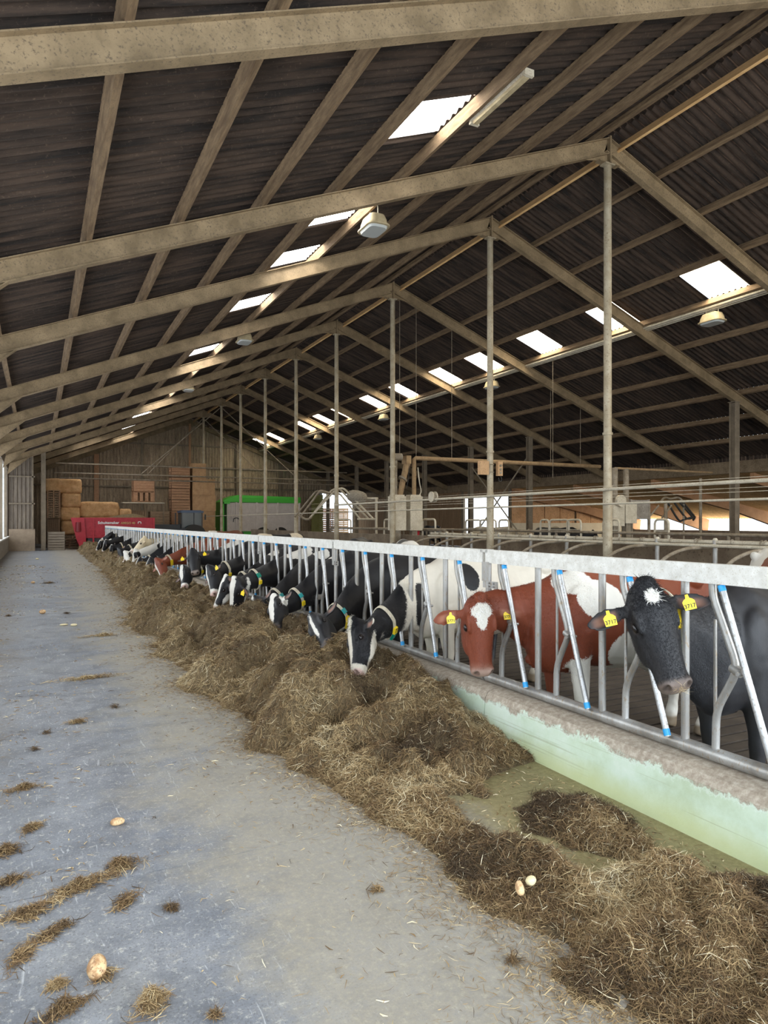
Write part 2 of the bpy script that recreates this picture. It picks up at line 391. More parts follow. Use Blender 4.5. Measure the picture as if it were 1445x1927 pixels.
# rafters (portal frames)
RH = .32
def rafter_left(Y):
    mb = MB(); nrm = Vector((-SL, 0, 1)).normalized()
    a = Vector((XL+.02, Y, zl(XL+.02)))-nrm*RH/2; b = Vector((XR, Y, zl(XR)))-nrm*RH/2
    mb.ibeam(a, b-Vector((.02, 0, .008)), RH, .15, .006, .014, up=(0, 0, 1))
    # haunch below the beam by the eave column
    p = a-nrm*(RH/2-.01); q = Vector((XL+.95, Y, zl(XL+.95)))-nrm*(RH-.01)
    r_ = Vector((XL+.02, Y, zl(XL)-RH-.52))
    mb.prof(r_, q, [(-.07, -.007), (.07, -.007), (.07, .007), (-.07, .007)], up=(0, 0, 1))
    mb.add([(v.x, Y+s*.006, v.z) for s in (-1, 1) for v in (p, q, r_)], [(0, 1, 2), (5, 4, 3), (0, 3, 4, 1), (1, 4, 5, 2), (2, 5, 3, 0)])
    return mb
def apex(mb, Y, sgn):
    # curved haunch plate at the apex
    z0 = ZA-RH*1.06; pts = [(XR, z0-.16), (XR+sgn*.28, z0-.19), (XR+sgn*.75, z0-.75*SL+.02), (XR, z0+.05)]
    mb.add([(x, Y+s*.012, z) for s in (-1, 1) for x, z in pts], [(0, 1, 2, 3), (7, 6, 5, 4), (0, 4, 5, 1), (1, 5, 6, 2), (2, 6, 7, 3), (3, 7, 4, 0)])
    mb.box((min(XR, XR+sgn*.28), Y-.075, z0-.21), (max(XR, XR+sgn*.28), Y+.075, z0-.185))
    mb.box((min(XR, XR+sgn*.02), Y-.1, z0-.2), (max(XR, XR+sgn*.02), Y+.1, ZA+.02))
def rafter_right(Y):
    mb = MB(); nrm = Vector((SL, 0, 1)).normalized()
    a = Vector((XR, Y, zr(XR)))-nrm*RH/2; b = Vector((XE-.1, Y, zr(XE-.1)))-nrm*RH/2
    return mb.ibeam(a+Vector((.02, 0, -.008)), b, RH, .15, .006, .014)
base = {}
for i, Y in enumerate(YF[1:]):
    for side, fn, g in (('left', rafter_left, -1), ('right', rafter_right, 1)):
        if side not in base:
            mb = fn(0); apex(mb, 0, g); o = mb.build('rafter', m_rafter); base[side] = o
        else:
            o = base[side].copy(); COL.objects.link(o)
        o.location = (0, Y, 0)
        if i > 0: lab = 'dusty steel rafter on the %s roof slope, %s frame from the camera' % (side, ORD[i-1])
        else: lab = 'dusty steel rafter on the %s roof slope above and behind the camera' % side
        tag(o, lab, 'rafter', 'steel rafters of the %s slope' % side)
# ridge posts
def ridge_post():
    mb = MB(); top = ZA-RH*1.06-.21
    mb.tube([(0, 0, 0), (0, 0, 2.4), (0, 0, 2.401), (0, 0, top-.02)], [.098, .098, .085, .08], 16)
    for z in (2.33, 2.0, 3.5): mb.tube([(0, 0, z-.025), (0, 0, z+.025)], .105, 16)
    mb.box((-.13, -.09, top-.03), (.13, .09, top)); mb.box((-.15, -.15, 0), (.15, .15, .02)); return mb
rp = None
for i, Y in enumerate(YF[3:-1]):
    if rp is None: o = rp = ridge_post().build('ridge_post', m_post, smooth=True)
    else: o = rp.copy(); COL.objects.link(o)
    o.location = (XR, Y, 0)
    tag(o, 'round galvanised post standing under the ridge, %s one from the camera' % ORD[i], 'post', 'round posts under the ridge')
# second row of H columns on the right
hc = None
for i, Y in enumerate(YF[3:-1]):
    X = 20.5; z = zr(X)-RH*1.07
    if hc is None:
        mb = MB(); mb.ibeam((0, 0, 0), (0, 0, z), .22, .22, .008, .014, up=(0, 1, 0)); mb.box((-.14, -.14, z-.02), (.14, .14, z)); mb.box((-.16, -.16, 0), (.16, .16, .02))
        o = hc = mb.build('steel_column', m_hcol)
    else: o = hc.copy(); COL.objects.link(o)
    o.location = (X, Y, 0)
    tag(o, 'dark H shaped steel column under the right roof slope, %s one from the camera' % ORD[i], 'column', 'H columns in the right aisle')
# left wall: concrete base, steel columns, mullions, glazing
struct(MB().box((XL-.25, Y0, 0), (XL, 43.4, .78)).build('wall_left', m_conc))
struct(MB().box((XL-.24, Y0, .78), (XL+.06, 43.2, .84)).build('trim_1', m_rail))
hc2 = None
for i, Y in enumerate(YF[1:10]):
    if hc2 is None:
        o = hc2 = MB().ibeam((0, 0, .84), (0, 0, zl(XL)-RH), .2, .16, .008, .012, up=(1, 0, 0)).build('wall_column', m_hcol)
    else: o = hc2.copy(); COL.objects.link(o)
    o.location = (XL-.10, Y, 0)
    tag(o, 'dark steel column in the left wall, %s one from the camera end' % ORD[i], 'column', 'columns of the left wall')
k = 0; m_mull = M2('white painted mullion', (.50, .50, .48), (.68, .68, .66), 5, .6, world=True)
mull = None
for a, b_ in zip(YF[1:10], YF[2:11]):
    b_ = min(b_, 43.2)
    nwin += 1
    o = MB().box((XL-.19, a+.12, .84), (XL-.175, b_-.12, zl(XL)-.42)).build('window_%d' % nwin, m_pane); struct(o)
    for t in (.0, .333, .667):
        yy = a+.16+(b_-a)*t
        mm = MB().box((XL-.17, yy-.03, .84), (XL-.06, yy+.03, zl(XL)-.42)).build('window_post', m_mull, parent=o)
struct(MB().box((XL-.24, Y0, zl(XL)-.42), (XL-.02, 43.3, zl(XL)+.12)).build('trim_2', m_wallgrey))
# far left partition
def corrugated(x0, x1, z0, z1, y, per=.2, amp=.02, axis='x', zf=None):
    n = max(2, int((x1-x0)/per*6)); xs = np.linspace(x0, x1, n+1); mb = MB(); v = []
    for k in range(2):
        for x in xs:
            q = y+amp*(1 if (x/per) % 1 < .5 else -1); zt = z0 if k == 0 else (zf(x) if zf else z1)
            v.append((x, q, zt) if axis == 'x' else (q, x, zt))
    mb.add(v, [(i, i+1, n+1+i+1, n+1+i) for i in range(n)]); return mb
o = struct(corrugated(XL, -.2, 1.2, 0, 43.6, zf=lambda x: zl(x)+.1).build('wall_partition', m_wallgrey))
mb = MB()
for z in (2.6, 4.1): mb.box((XL, 43.48, z), (-.12, 43.56, z+.07))
mb.box((-.28, 43.48, 1.2), (-.2, 43.58, zl(0)-.2)); mb.build('trim_3', m_hcol, parent=o)
MB().box((XL, 43.5, 0), (-.12, 43.56, 1.22)).build('wall_board', M2('weathered board', (.28, .21, .15), (.40, .31, .22), 3, .9, world=True), parent=o)
o = MB().ibeam((0, 0, 0), (0, 0, zl(.22)-.02), .24, .24, .01, .016, up=(0, 1, 0)).build('steel_column', m_hcol); o.location = (.30, 43.9, 0)
tag(o, 'thick dark steel column standing beside the slatted crate near the far left corner', 'column')
# left wall beyond the windows
struct(MB().box((XL-.2, 43.4, 0), (XL-.05, Y1, zl(XL)+.1)).build('wall_left_far', m_wallgrey))
# gable wall
m_gable = M2('brown grey gable cladding', (.26, .195, .135), (.50, .39, .27), 1.6, .9, stretch=(5, 1, .6), c3=(.09, .065, .045), world=True, fine=6)
def gable_top(x): return (zl(x) if x < XR else zr(x))+.15
mb = corrugated(XL, 21.9, 0, 0, Y1-.1, per=.24, amp=.022, zf=gable_top)
mb2 = corrugated(25.0, XE+.2, 0, 0, Y1-.1, per=.24, amp=.022, zf=gable_top); mb.add(mb2.v, mb2.f)
mb3 = corrugated(21.9, 25.0, 4.15, 0, Y1-.1, per=.24, amp=.022, zf=gable_top); mb.add(mb3.v, mb3.f)
mb.v = [tuple(q) for q in mb.v]
gw = struct(mb.build('wall_back', m_gable))
mb = MB()
for z in (4.25, 5.9, 7.6):
    xa = max(XL, (z-ZR0)/SL+.2); xb = XR+(ZA-z)/SL-.2; mb.box((xa, Y1-.26, z), (min(xb, 21.8 if z < 4 else xb), Y1-.13, z+.11))
mb.build('trim_4', m_hcol, parent=gw)
i = 0
for X in (3.95, 7.2, 10.8, 14.6, 18.2):
    o = MB().bar((0, 0, 0), (0, 0, gable_top(X)-.5), .16 if i else .34, .14).build('gable_post', m_woodred if i in (0, 2) else m_hcol); o.location = (X, Y1-.36, 0)
    tag(o, 'upright post against the back gable wall, %s one from the left' % ORD[i], 'post', 'upright posts of the back gable'); i += 1
# side wall on the right beyond the lean-to, with an open doorway
m_board = M2('brown vertical boards', (.22, .135, .07), (.38, .25, .14), 2, .9, stretch=(5, 6, .4), c3=(.10, .06, .035), world=True)
mb = MB(); y = 39.2; t = 0
while y < Y1:
    mb.box((XE+.012*(t % 2), y, 0), (XE+.03+.012*(t % 2), y+.24, 3.62)); y += .25; t += 1
struct(mb.build('wall_right', m_board))
struct(MB().box((XE-.1, Y0, 3.60), (XE+.12, Y1, 4.08)).build('trim_5', M2('dusty brown fascia', (.15, .105, .06), (.27, .20, .125), 3, .9, world=True, c3=(.34, .26, .17))))
struct(MB().box((XE-.03, 34.0, 3.2), (XE+.09, 39.0, 3.62)).build('trim_10', m_board)); struct(MB().box((XE-.04, 38.95, 0), (XE+.1, 39.2, 3.6)).build('trim_6', m_hcol))
struct(MB().box((XE-.04, 33.9, 0), (XE+.1, 34.05, 3.6)).build('trim_7', m_hcol))
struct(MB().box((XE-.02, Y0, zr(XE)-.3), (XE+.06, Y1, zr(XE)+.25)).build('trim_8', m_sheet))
# lean-to
m_lean = M2('orange brown lean-to underside', (.60, .38, .17), (.80, .55, .27), 2, .85, stretch=(1, 4, 1), c3=(.26, .16, .08), world=True)
m_glulam = M2('orange laminated timber', (.34, .17, .08), (.48, .26, .13), 2, .7, world=True)
LX = 35.6
def zlean(x): return 3.62-(x-XE)/(LX-XE)*1.88
mb = MB(); n = int(36/PER*2); ys = np.linspace(-2, 34.4, n); v = []
for X in (XE, LX+.4): v += [(X, y, zlean(X)+.14+.02*((-1)**k)) for k, y in enumerate(ys)]
mb.add(v, [(i, i+1, n+i+1, n+i) for i in range(n-1)])
struct(mb.build('ceiling_lean_to', m_lean))
lb = None
for i, Y in enumerate((3.0, 8.0, 13.2, 18.2, 23.2, 28.4, 33.6)):
    if lb is None:
        mb = MB(); pts = [(XE+.05, zlean(XE)-.05), (XE+.05, zlean(XE)-.45), (31.0, zlean(31)-.45), (LX-.5, 1.12), (LX-.1, 1.12), (LX, zlean(LX)+.02)]
        mb.add([(x, s*.09, z) for s in (-1, 1) for x, z in pts], [(0, 1, 2, 5), (2, 3, 4, 5), (11, 8, 7, 6), (11, 10, 9, 8), (0, 6, 7, 1), (1, 7, 8, 2), (2, 8, 9, 3), (3, 9, 10, 4), (4, 10, 11, 5), (5, 11, 6, 0)])
        o = lb = mb.build('lean_to_frame', m_glulam)
    else: o = lb.copy(); COL.objects.link(o)
    o.location = (0, Y, 0); tag(o, 'orange brown timber frame of the lean-to on the far right, %s one from the camera' % ORD[i], 'timber frame', 'lean-to frames')
struct(MB().box((LX-.6, -2, 0), (LX+.1, 33.9, 1.12)).build('wall_lean_to', m_conc))
m_cream = M2('cream rendered wall', (.78, .68, .50), (.88, .80, .62), 2, .85, world=True)
mb = MB().box((XE+.15, 33.9, 0), (LX, 34.1, 1.55)); struct(mb.build('wall_lean_to_back', m_cream))
struct(MB().box((XE+.15, 34.06, 1.5), (LX, 34.12, 3.9)).build('wall_lean_to_backing', m_wood))
mb = MB(); x = XE+.15; t = 0
while x < LX: mb.box((x, 33.95+.01*(t % 2), 1.55), (min(x+1.15, LX), 34.0+.01*(t % 2), zlean(x)+.08)); x += 1.2 if t % 3 else 1.32; t += 1
struct(mb.build('wall_lean_to_boards', M2('orange plywood sheets', (.62, .34, .16), (.82, .50, .27), 2, .8, c3=(.34, .17, .09), world=True)))
mb = MB()
for k in range(18): mb.box((LX+6, 10+0*k, .3+k*.14), (LX+6.05, 24, .42+k*.14))
mb.build('neighbour_shed', flat('blue grey cladding', (.30, .42, .58), .6))
tag(bpy.data.objects['neighbour_shed'], 'blue grey clad shed outside beyond the open lean-to side', 'shed')
# yellow green clad return wall left of the rear doorway
mb = MB()
for k in range(26): mb.box((20.85, Y1-.9-.012*(k % 2), 0+k*.15), (21.9, Y1-.85, k*.15+.135))
struct(mb.build('wall_return', M2('yellow green cladding', (.34, .34, .10), (.46, .45, .17), 2, .7, c3=(.26, .25, .08), world=True)))
struct(MB().box((21.85, Y1-.5, 0), (21.98, Y1, 4.15)).build('trim_9', m_white))
# diagonal wind braces in two far bays
def brace(label, a, b, r=.03):
    o = MB().cyl(a, b, r, 8).build('wind_brace', m_dirtytube, smooth=True, org=a); tag(o, label, 'brace', 'thin diagonal wind braces')
brace('thin diagonal brace falling left from the ridge in the far bay', (XR, 45.7, ZA-.6), (XR-5, 45.7, 4.6))
brace('thin diagonal brace falling right from the ridge in the far bay', (XR, 45.7, ZA-.6), (XR+5.5, 45.7, 4.4))
brace('thin diagonal brace falling left from the ridge just before the back gable', (XR, 51.2, ZA-.6), (XR-4, 51.2, 4.8))
brace('thin diagonal brace falling right from the ridge just before the back gable', (XR, 51.2, ZA-.6), (XR+5, 51.2, 4.6))
brace('diagonal brace leaning left between the far H columns', (20.5, 26.2, 4.6), (20.5, 30.9, .6), .035)
brace('diagonal brace leaning right between the far H columns', (20.5, 30.9, 4.6), (20.5, 26.2, .6), .035)
# three horizontal tie rods across the far end
for k, (Y, z, x0, x1) in enumerate(((46.2, 5.15, 1.0, 20.0), (46.6, 4.6, .9, 20.3), (47.0, 4.3, 1.2, 20.3))):
    o = MB().cyl((x0, Y, z), (x1, Y, z), .045, 8).build('cross_pipe', m_dirtytube, smooth=True, org=(x0, Y, z))
    tag(o, 'thin pipe crossing the barn in front of the back gable, %s from the top' % ORD[k], 'pipe', 'pipes crossing before the gable')
# ------------------------------------------------------------------ feed curb
def mat_curb():
    m, nt, no, li, b = newmat('worn green painted concrete')
    v = wcoords(nt); sep = N(nt, 'ShaderNodeSeparateXYZ'); li.new(v, sep.inputs[0])
    vs = wcoords(nt, (1, 1, 1)); fine = noise(nt, v, 26, 6, .75); big = noise(nt, v, 2.2, 6, .7)
    green = ramp(nt, big, [(.3, (.47, .56, .39)), (.5, (.58, .69, .54)), (.68, (.66, .75, .64))])
    low = ramp(nt, math_(nt, 'ADD', sep.outputs[2], math_(nt, 'MULTIPLY_ADD', big, .12, -.06)), [(.04, 1.), (.17, 0.)])
    green = mix(nt, math_(nt, 'MULTIPLY', low, .7), green, (.56, .60, .28))
    lines = noise(nt, wcoords(nt, (1, .35, 30)), 2.4, 3, .6)
    green = mix(nt, ramp(nt, lines, [(.62, 0.), (.66, .45)]), green, (.34, .38, .20))
    conc = ramp(nt, fine, [(.3, (.26, .205, .15)), (.5, (.40, .335, .26)), (.68, (.56, .50, .41))])
    worn = math_(nt, 'ADD', sep.outputs[2], math_(nt, 'MULTIPLY_ADD', noise(nt, wcoords(nt, (1, 1, 1)), 4.5, 8, .8), .26, -.13))
    wm = ramp(nt, worn, [(.272, 0.), (.290, 1.)])
    spots = ramp(nt, noise(nt, v, 7, 6, .85), [(.70, 0.), (.725, 1.)])
    wm = math_(nt, 'MAXIMUM', wm, spots)
    edge = ramp(nt, worn, [(.255, 0.), (.27, .6), (.285, 0.)])
    c = mix(nt, edge, green, (.72, .80, .72)); c = mix(nt, wm, c, conc)
    li.new(c, b.inputs['Base Color']); b.inputs['Roughness'].default_value = .7
    bump(nt, math_(nt, 'ADD', wm, fine), b, .35, .006); return m
mb = MB(); prof = [(3.06, 0), (3.085, .29), (3.11, .335), (3.16, .352), (3.22, .36), (3.36, .355), (3.38, 0)]
ys = [Y0, 1.46, 4.45, 7.9, 11.1, 14.3, 17.5, 20.7, 27.1, 33.5, 40.5]
for a, b_ in zip(ys, ys[1:]):
    n = len(prof); v = [(x, a+.004, z) for x, z in prof]+[(x, b_-.004, z) for x, z in prof]
    mb.add(v, [(i, (i+1) % n, n+(i+1) % n, n+i) for i in range(n)]+[tuple(range(n))[::-1], tuple(range(n, 2*n))])
o = mb.build('feed_kerb', mat_curb())
tag(o, 'long low concrete kerb with worn pale green paint below the feeding fence', 'kerb')

# ------------------------------------------------------------------ self locking feed fence: panels 3.2 m long, 5 head gates each
FX = 3.25; PLN = 3.2; GP = .64
def fence_panel():
    r = empty('feed_fence_panel')
    mb = MB()                                            # top rail: box section with folded lip
    pr = [(-.030, -.053), (.030, -.053), (.030, .053), (-.030, .053), (-.030, .020), (-.036, .016), (-.036, .008), (-.030, .004)]
    mb.prof((0, .02, 1.369), (0, PLN-.02, 1.369), [(-a, b_) for a, b_ in pr])
    mb.box((-.03, .002, 1.40), (.03, .05, 1.424)); mb.box((-.03, PLN-.05, 1.40), (.03, PLN-.002, 1.424))
    mb.build('top_rail', m_rail, r)
    MB().tube([(0, .015, .40), (0, PLN-.015, .40)], .038, 14).build('bottom_rail', m_galv2, r, True)
    posts = []
    for i in range(5):
        y = PLN-i*GP+(-.025 if i == 0 else -.005)
        mp = MB().tube([(0, y, .405), (0, y, 1.32)], .0235, 10)
        posts.append(mp.build('post', m_galv2, r, True))
        y0 = PLN-i*GP
        path = fillet([(0, y0-.18, 1.32), (0, y0-.185, 1.24), (0, y0-.335, .885), (0, y0-.205, .64), (0, y0-.20, .41)], .07, 4)
        MB().tube(path, .021, 10).build('bent_bar', m_galv2, r, True)
        MB().tube([(.03, y0-.175, 1.12), (.03, y0-.175, .48)], .0095, 8).build('lock_rod', m_galv2, r, True)
        a = Vector((-.005, y0-.238, 1.31)); b_ = Vector((-.05, y0-.568, .43)); pv = a.lerp(b_, .52)
        sw = MB().tube([a, b_], .0185, 10).build('swing_bar', m_galv, r, True)
        MB().tube([b_+(a-b_)*.005, b_-(a-b_)*-.045], .0200, 10).build('end_cap', m_blue, sw, True)
        MB().tube([a, a+(b_-a)*.035], .0198, 10).build('stop_sleeve', m_blue, sw, True)
        cl = MB(); k = Vector((-.0, y0-.33, .875))
        cl.tube([k+Vector((0, .028, .012)), k+Vector((-.01, -.032, -.008))], [.028, .026], 10)
        cl.tube([Vector((-.055, k.y-.038, k.z-.008)), Vector((.03, k.y-.038, k.z-.008))], .011, 8)
        cl.build('pivot_clamp', m_galv2, r, True)
    # hinge bracket where two panels meet
    br = MB(); br.box((-.035, PLN-.075, 1.17), (-.026, PLN+.02, 1.325)); br.box((-.045, PLN-.20, 1.12), (-.036, PLN-.01, 1.175))
    for dz in (1.135, 1.16): br.cyl((-.06, PLN-.16, dz), (-.03, PLN-.16, dz), .008, 8); br.cyl((-.06, PLN-.10, dz), (-.03, PLN-.10, dz), .008, 8)
    br.build('hinge_bracket', m_galv2, r)
    return r
fp = None
for i in range(13):
    y = 1.466+PLN*(i-1)
    if i == 0: continue
    if fp is None: o = fp = fence_panel()
    else: o = copy_tree(fp)
    o.location = (FX, y, 0)
    n_ = i-1
    tag(o, 'galvanised self locking feed fence panel, %s one from the camera' % ORD[n_], 'feed fence', 'panels of the long feed fence')

# ------------------------------------------------------------------ silage
EDGE = [(-3, 1.75), (.8, 1.80), (1.35, 1.78), (1.72, 1.74), (1.98, 1.70), (2.28, 1.84), (2.57, 1.72), (2.9, 1.72), (3.4, 1.70), (4.0, 1.60), (4.4, 1.47), (5.2, 1.40), (6.2, 1.50), (7.1, 1.32), (7.8, 1.46), (9, 1.34), (10.3, 1.46), (11.6, 1.22), (13, 1.50), (15, 1.68), (17.7, 1.72), (20, 1.86), (24, 1.95), (30, 1.9), (36, 1.95), (43, 2.0)]
EX, EY = [e[1] for e in EDGE], [e[0] for e in EDGE]
def hay(X, Y):
    xl = np.interp(Y, EY, EX)+(fbm(X*0+1.7, Y*2.6, 3, 4)-.5)*.42
    d = X-xl
    rise = sstep(0, .75, d)*.75+sstep(0, .22, d)*.25
    full = sstep(3.6, 5.3, Y)
    h = rise*(.10+.25*full)
    fallk = sstep(2.45, 3.1, X)
    h = h*(1-fallk*(.40+.35*(1-sstep(4, 5.6, Y))))
    # nibbled hollows and humps
    n1 = fbm(X*1.7+5, Y*1.25, 21, 3); n2 = fbm(X*4.6, Y*4.1, 31, 3); n3 = fbm(X*13, Y*13, 41, 3)
    h = h*(.15+1.75*n1)+(np.abs(fbm(X*2.6+9, Y*2.3, 25, 3)-.5)*-.75+.11)*np.minimum(1, h*6)+(np.abs(n2-.5)*-.45+.06)*np.minimum(1, h*8)*.8
    h = h+(n3-.5)*.06*np.minimum(1, np.maximum(h, 0)*25)
    # swept bare zone near the kerb
    bare = sstep(.0, .22, X-(2.02+.16*(fbm(X*0+2, Y*3, 51)-.5)*2+0))*sstep(0, .3, Y+(fbm(X*4, Y*4, 61)-.5)*.35-2.33+(X-2.2)*.72)*(1-sstep(3.35, 3.85, Y+(fbm(X*3, Y*3, 71)-.5)*.5-(X-2.5)*.35))
    h = h*(1-bare)-bare*.06
    cl = (.13-.44*np.hypot((X-2.64)/1.0, (Y-2.92)/1.35)+(fbm(X*7, Y*7, 81)-.5)*.10)
    h = np.where(bare > .2, np.maximum(h, np.minimum(cl, .14)), h)
    h = np.where(d < .04, np.minimum(h, (d-.02)*.5), h)
    return h
m_hay, nt, no, li, b = newmat('trampled silage')
v = wcoords(nt); n1 = noise(nt, v, 5, 5, .7, 1.0); n2 = noise(nt, wcoords(nt, (1, 1, 1)), 60, 6, .8, 2.5)
c = ramp(nt, n2, [(.34, (.07, .045, .02)), (.50, (.24, .165, .08)), (.64, (.50, .385, .21))])
c = mix(nt, ramp(nt, n1, [(.35, .45), (.6, 0.)]), c, (.055, .036, .018)); li.new(c, b.inputs['Base Color']); b.inputs['Roughness'].default_value = .95
bump(nt, n2, b, 1.0, .02)
def grid(xs, ys, f):
    X, Y = np.meshgrid(xs, ys); Z = f(X.ravel(), Y.ravel()); nx, ny = len(xs), len(ys)
    v = np.stack([X.ravel(), Y.ravel(), Z], 1); i = np.arange(nx*ny).reshape(ny, nx)
    q = np.stack([i[:-1, :-1].ravel(), i[:-1, 1:].ravel(), i[1:, 1:].ravel(), i[1:, :-1].ravel()], 1)
    return v, q
def npmesh(name, v, q, tri=None):
    me = bpy.data.meshes.new(name); nq = len(q); nt_ = 0 if tri is None else len(tri)
    me.vertices.add(len(v)); me.vertices.foreach_set('co', np.asarray(v, np.float32).ravel())
    loops = q.ravel() if tri is None else np.concatenate([q.ravel(), tri.ravel()])
    me.loops.add(len(loops)); me.loops.foreach_set('vertex_index', loops.astype(np.int32))
    me.polygons.add(nq+nt_)
    ls = np.arange(nq)*4
    if nt_: ls = np.concatenate([ls, nq*4+np.arange(nt_)*3])
    me.polygons.foreach_set('loop_start', ls.astype(np.int32)); me.update(calc_edges=True); return me
xs = np.arange(1.0, 3.09, .02); ys1 = np.concatenate([np.arange(.2, 9, .02), np.arange(9, 18, .04), np.arange(18, 42.5, .09)])
V, Q = grid(xs, ys1, hay)
keep = (V[Q][:, :, 2].max(1) > .001); Q = Q[keep]
used, inv = np.unique(Q, return_inverse=True); V = V[used]; Q = inv.reshape(-1, 4)
me = npmesh('silage_windrow', V, Q); me.materials.append(m_hay); me.shade_smooth()
o = bpy.data.objects.new('silage_windrow', me); COL.objects.link(o)
tag(o, 'long brown windrow of grass silage heaped along the green kerb', 'silage', kind='stuff')
windrow = o
# strands
def mat_strand():
    m, nt, no, li, b = newmat('silage strands'); a = N(nt, 'ShaderNodeAttribute', attribute_name='tone')
    c = ramp(nt, a.outputs['Fac'], [(0, (.06, .036, .016)), (.28, (.19, .110, .045)), (.52, (.38, .260, .12)), (.8, (.60, .47, .26)), (1, (.85, .76, .54))])
    li.new(c, b.inputs['Base Color']); b.inputs['Roughness'].default_value = .75; return m
m_str = mat_strand()
def strands(name, P0, L, W, tone, lift=.5, parent=None, zf=None, flatness=.5):
    n = len(P0); ang = RNG.uniform(0, 2*PI, n); el = RNG.normal(0, lift, n)
    d = np.stack([np.cos(ang)*np.cos(el), np.sin(ang)*np.cos(el), np.abs(np.sin(el))*.9], 1)*L[:, None]
    bend = RNG.normal(0, .28, (n, 3))*L[:, None]; bend[:, 2] = np.abs(bend[:, 2])*.6
    s = np.stack([-np.sin(ang), np.cos(ang), RNG.normal(0, .5, n)], 1); s /= np.linalg.norm(s, axis=1)[:, None]; s *= (W/2)[:, None]
    a = P0-d*.5; m = P0+bend*.5; c = P0+d*.5
    a[:, 2] = np.maximum(a[:, 2], P0[:, 2]-.012); c[:, 2] = np.maximum(c[:, 2], P0[:, 2]-.012)
    if zf is not None:
        for q in (a, m, c):
            z = np.maximum(zf(q[:, 0], q[:, 1]), 0); q[:, 2] = np.maximum(q[:, 2], z-.004)
    a[:, 2] = np.maximum(a[:, 2], .002); c[:, 2] = np.maximum(c[:, 2], .002); m[:, 2] = np.maximum(m[:, 2], .003)
    v = np.stack([a-s*.5, a+s*.5, m-s, m+s, c-s*.3, c+s*.3], 1).reshape(-1, 3)
    k = np.arange(n)[:, None]*6
    q = np.concatenate([k+np.array([[0, 1, 3, 2]]), k+np.array([[2, 3, 5, 4]])])
    me = npmesh(name, v, q)
    at = me.attributes.new('tone', 'FLOAT', 'POINT'); at.data.foreach_set('value', np.repeat(tone, 6).astype(np.float32))
    me.materials.append(m_str); o = bpy.data.objects.new(name, me); COL.objects.link(o)
    if parent: o.parent = parent
    return o
def scatter_hay(n, y0, y1, x0=1.0, x1=3.06, pw=2.0):
    u = RNG.uniform(0, 1, n); # density falls with distance
    a, b_ = (y0+1.2)**(1-pw), (y1+1.2)**(1-pw); Y = (a+(b_-a)*u)**(1/(1-pw))-1.2
    X = RNG.uniform(x0, x1, n); Z = hay(X, Y); k = Z > .004
    return X[k], Y[k], Z[k]
X, Y, Z = scatter_hay(430000, 1.0, 42, pw=1.9)
n = len(X); dist = np.hypot(X, Y)
L = RNG.uniform(.025, .10, n)*(1+dist*.02); W = RNG.uniform(.0009, .0024, n)*(1+dist*.16)
patch = fbm(X*2.2, Y*2.2, 91, 3)
tone = np.clip(RNG.normal(.31, .17, n)+(patch-.5)*1.3+np.clip(Y-4, 0, 12)*.013, 0, 1)
pale = RNG.uniform(0, 1, n) < .05; tone[pale] = RNG.uniform(.75, 1, pale.sum())
o = strands('silage_strands', np.stack([X, Y, Z+RNG.uniform(-.004, .014, n)], 1), L, W, tone, .45, windrow, hay)
o['kind'] = 'stuff'
# wisps strewn along the outer edge of the windrow
n = 26000; u = RNG.uniform(0, 1, n); Y = 1.0+(u**1.8)*24; dd = RNG.exponential(.11, n); X = np.interp(Y, EY, EX)+(fbm(Y*0+1.7, Y*2.6, 3, 4)-.5)*.42-dd+.06
dist = np.hypot(X, Y); Z = np.maximum(hay(X, Y), 0)+RNG.uniform(.002, .012, n)*np.exp(-dd/.15)
o = strands('silage_edge_wisps', np.stack([X, Y, Z], 1), RNG.uniform(.012, .055, n)*(1+dist*.03), RNG.uniform(.0007, .0019, n)*(1+dist*.16), np.clip(RNG.normal(.42, .2, n), 0, 1), .22, windrow)
o['kind'] = 'stuff'
# loose chaff on the passage
n = 42000; u = RNG.uniform(0, 1, n); Y = 1.2+(u**1.9)*28; X = RNG.uniform(-1.35, 3.0, n)
ed = np.interp(Y, EY, EX); dd = ed-X
den = np.exp(-np.clip(dd, 0, 9)/.22)*1.0+.05*(dd > 0)+np.where(dd < 0, .35, 0)+np.clip(fbm(X*1.6, Y*1.1, 131, 4)-.56, 0, 1)*3.5*(X < .3)+np.clip(fbm(X*1.0, Y*2.2, 141, 4)-.62, 0, 1)*2.5
k = (RNG.uniform(0, 1, n) < den) & (hay(X, Y) < .01); X, Y = X[k], Y[k]; n = len(X); dist = np.hypot(X, Y)
L = RNG.uniform(.008, .05, n)*(1+dist*.03); W = RNG.uniform(.0015, .0045, n)*(1+dist*.14)
tone = np.clip(RNG.normal(.55, .25, n), 0, 1)
o = strands('loose_chaff', np.stack([X, Y, np.full(n, .004)], 1), L, W, tone, .10)
tag(o, 'fine straw coloured chaff scattered over the grey feed passage', 'chaff', kind='stuff')
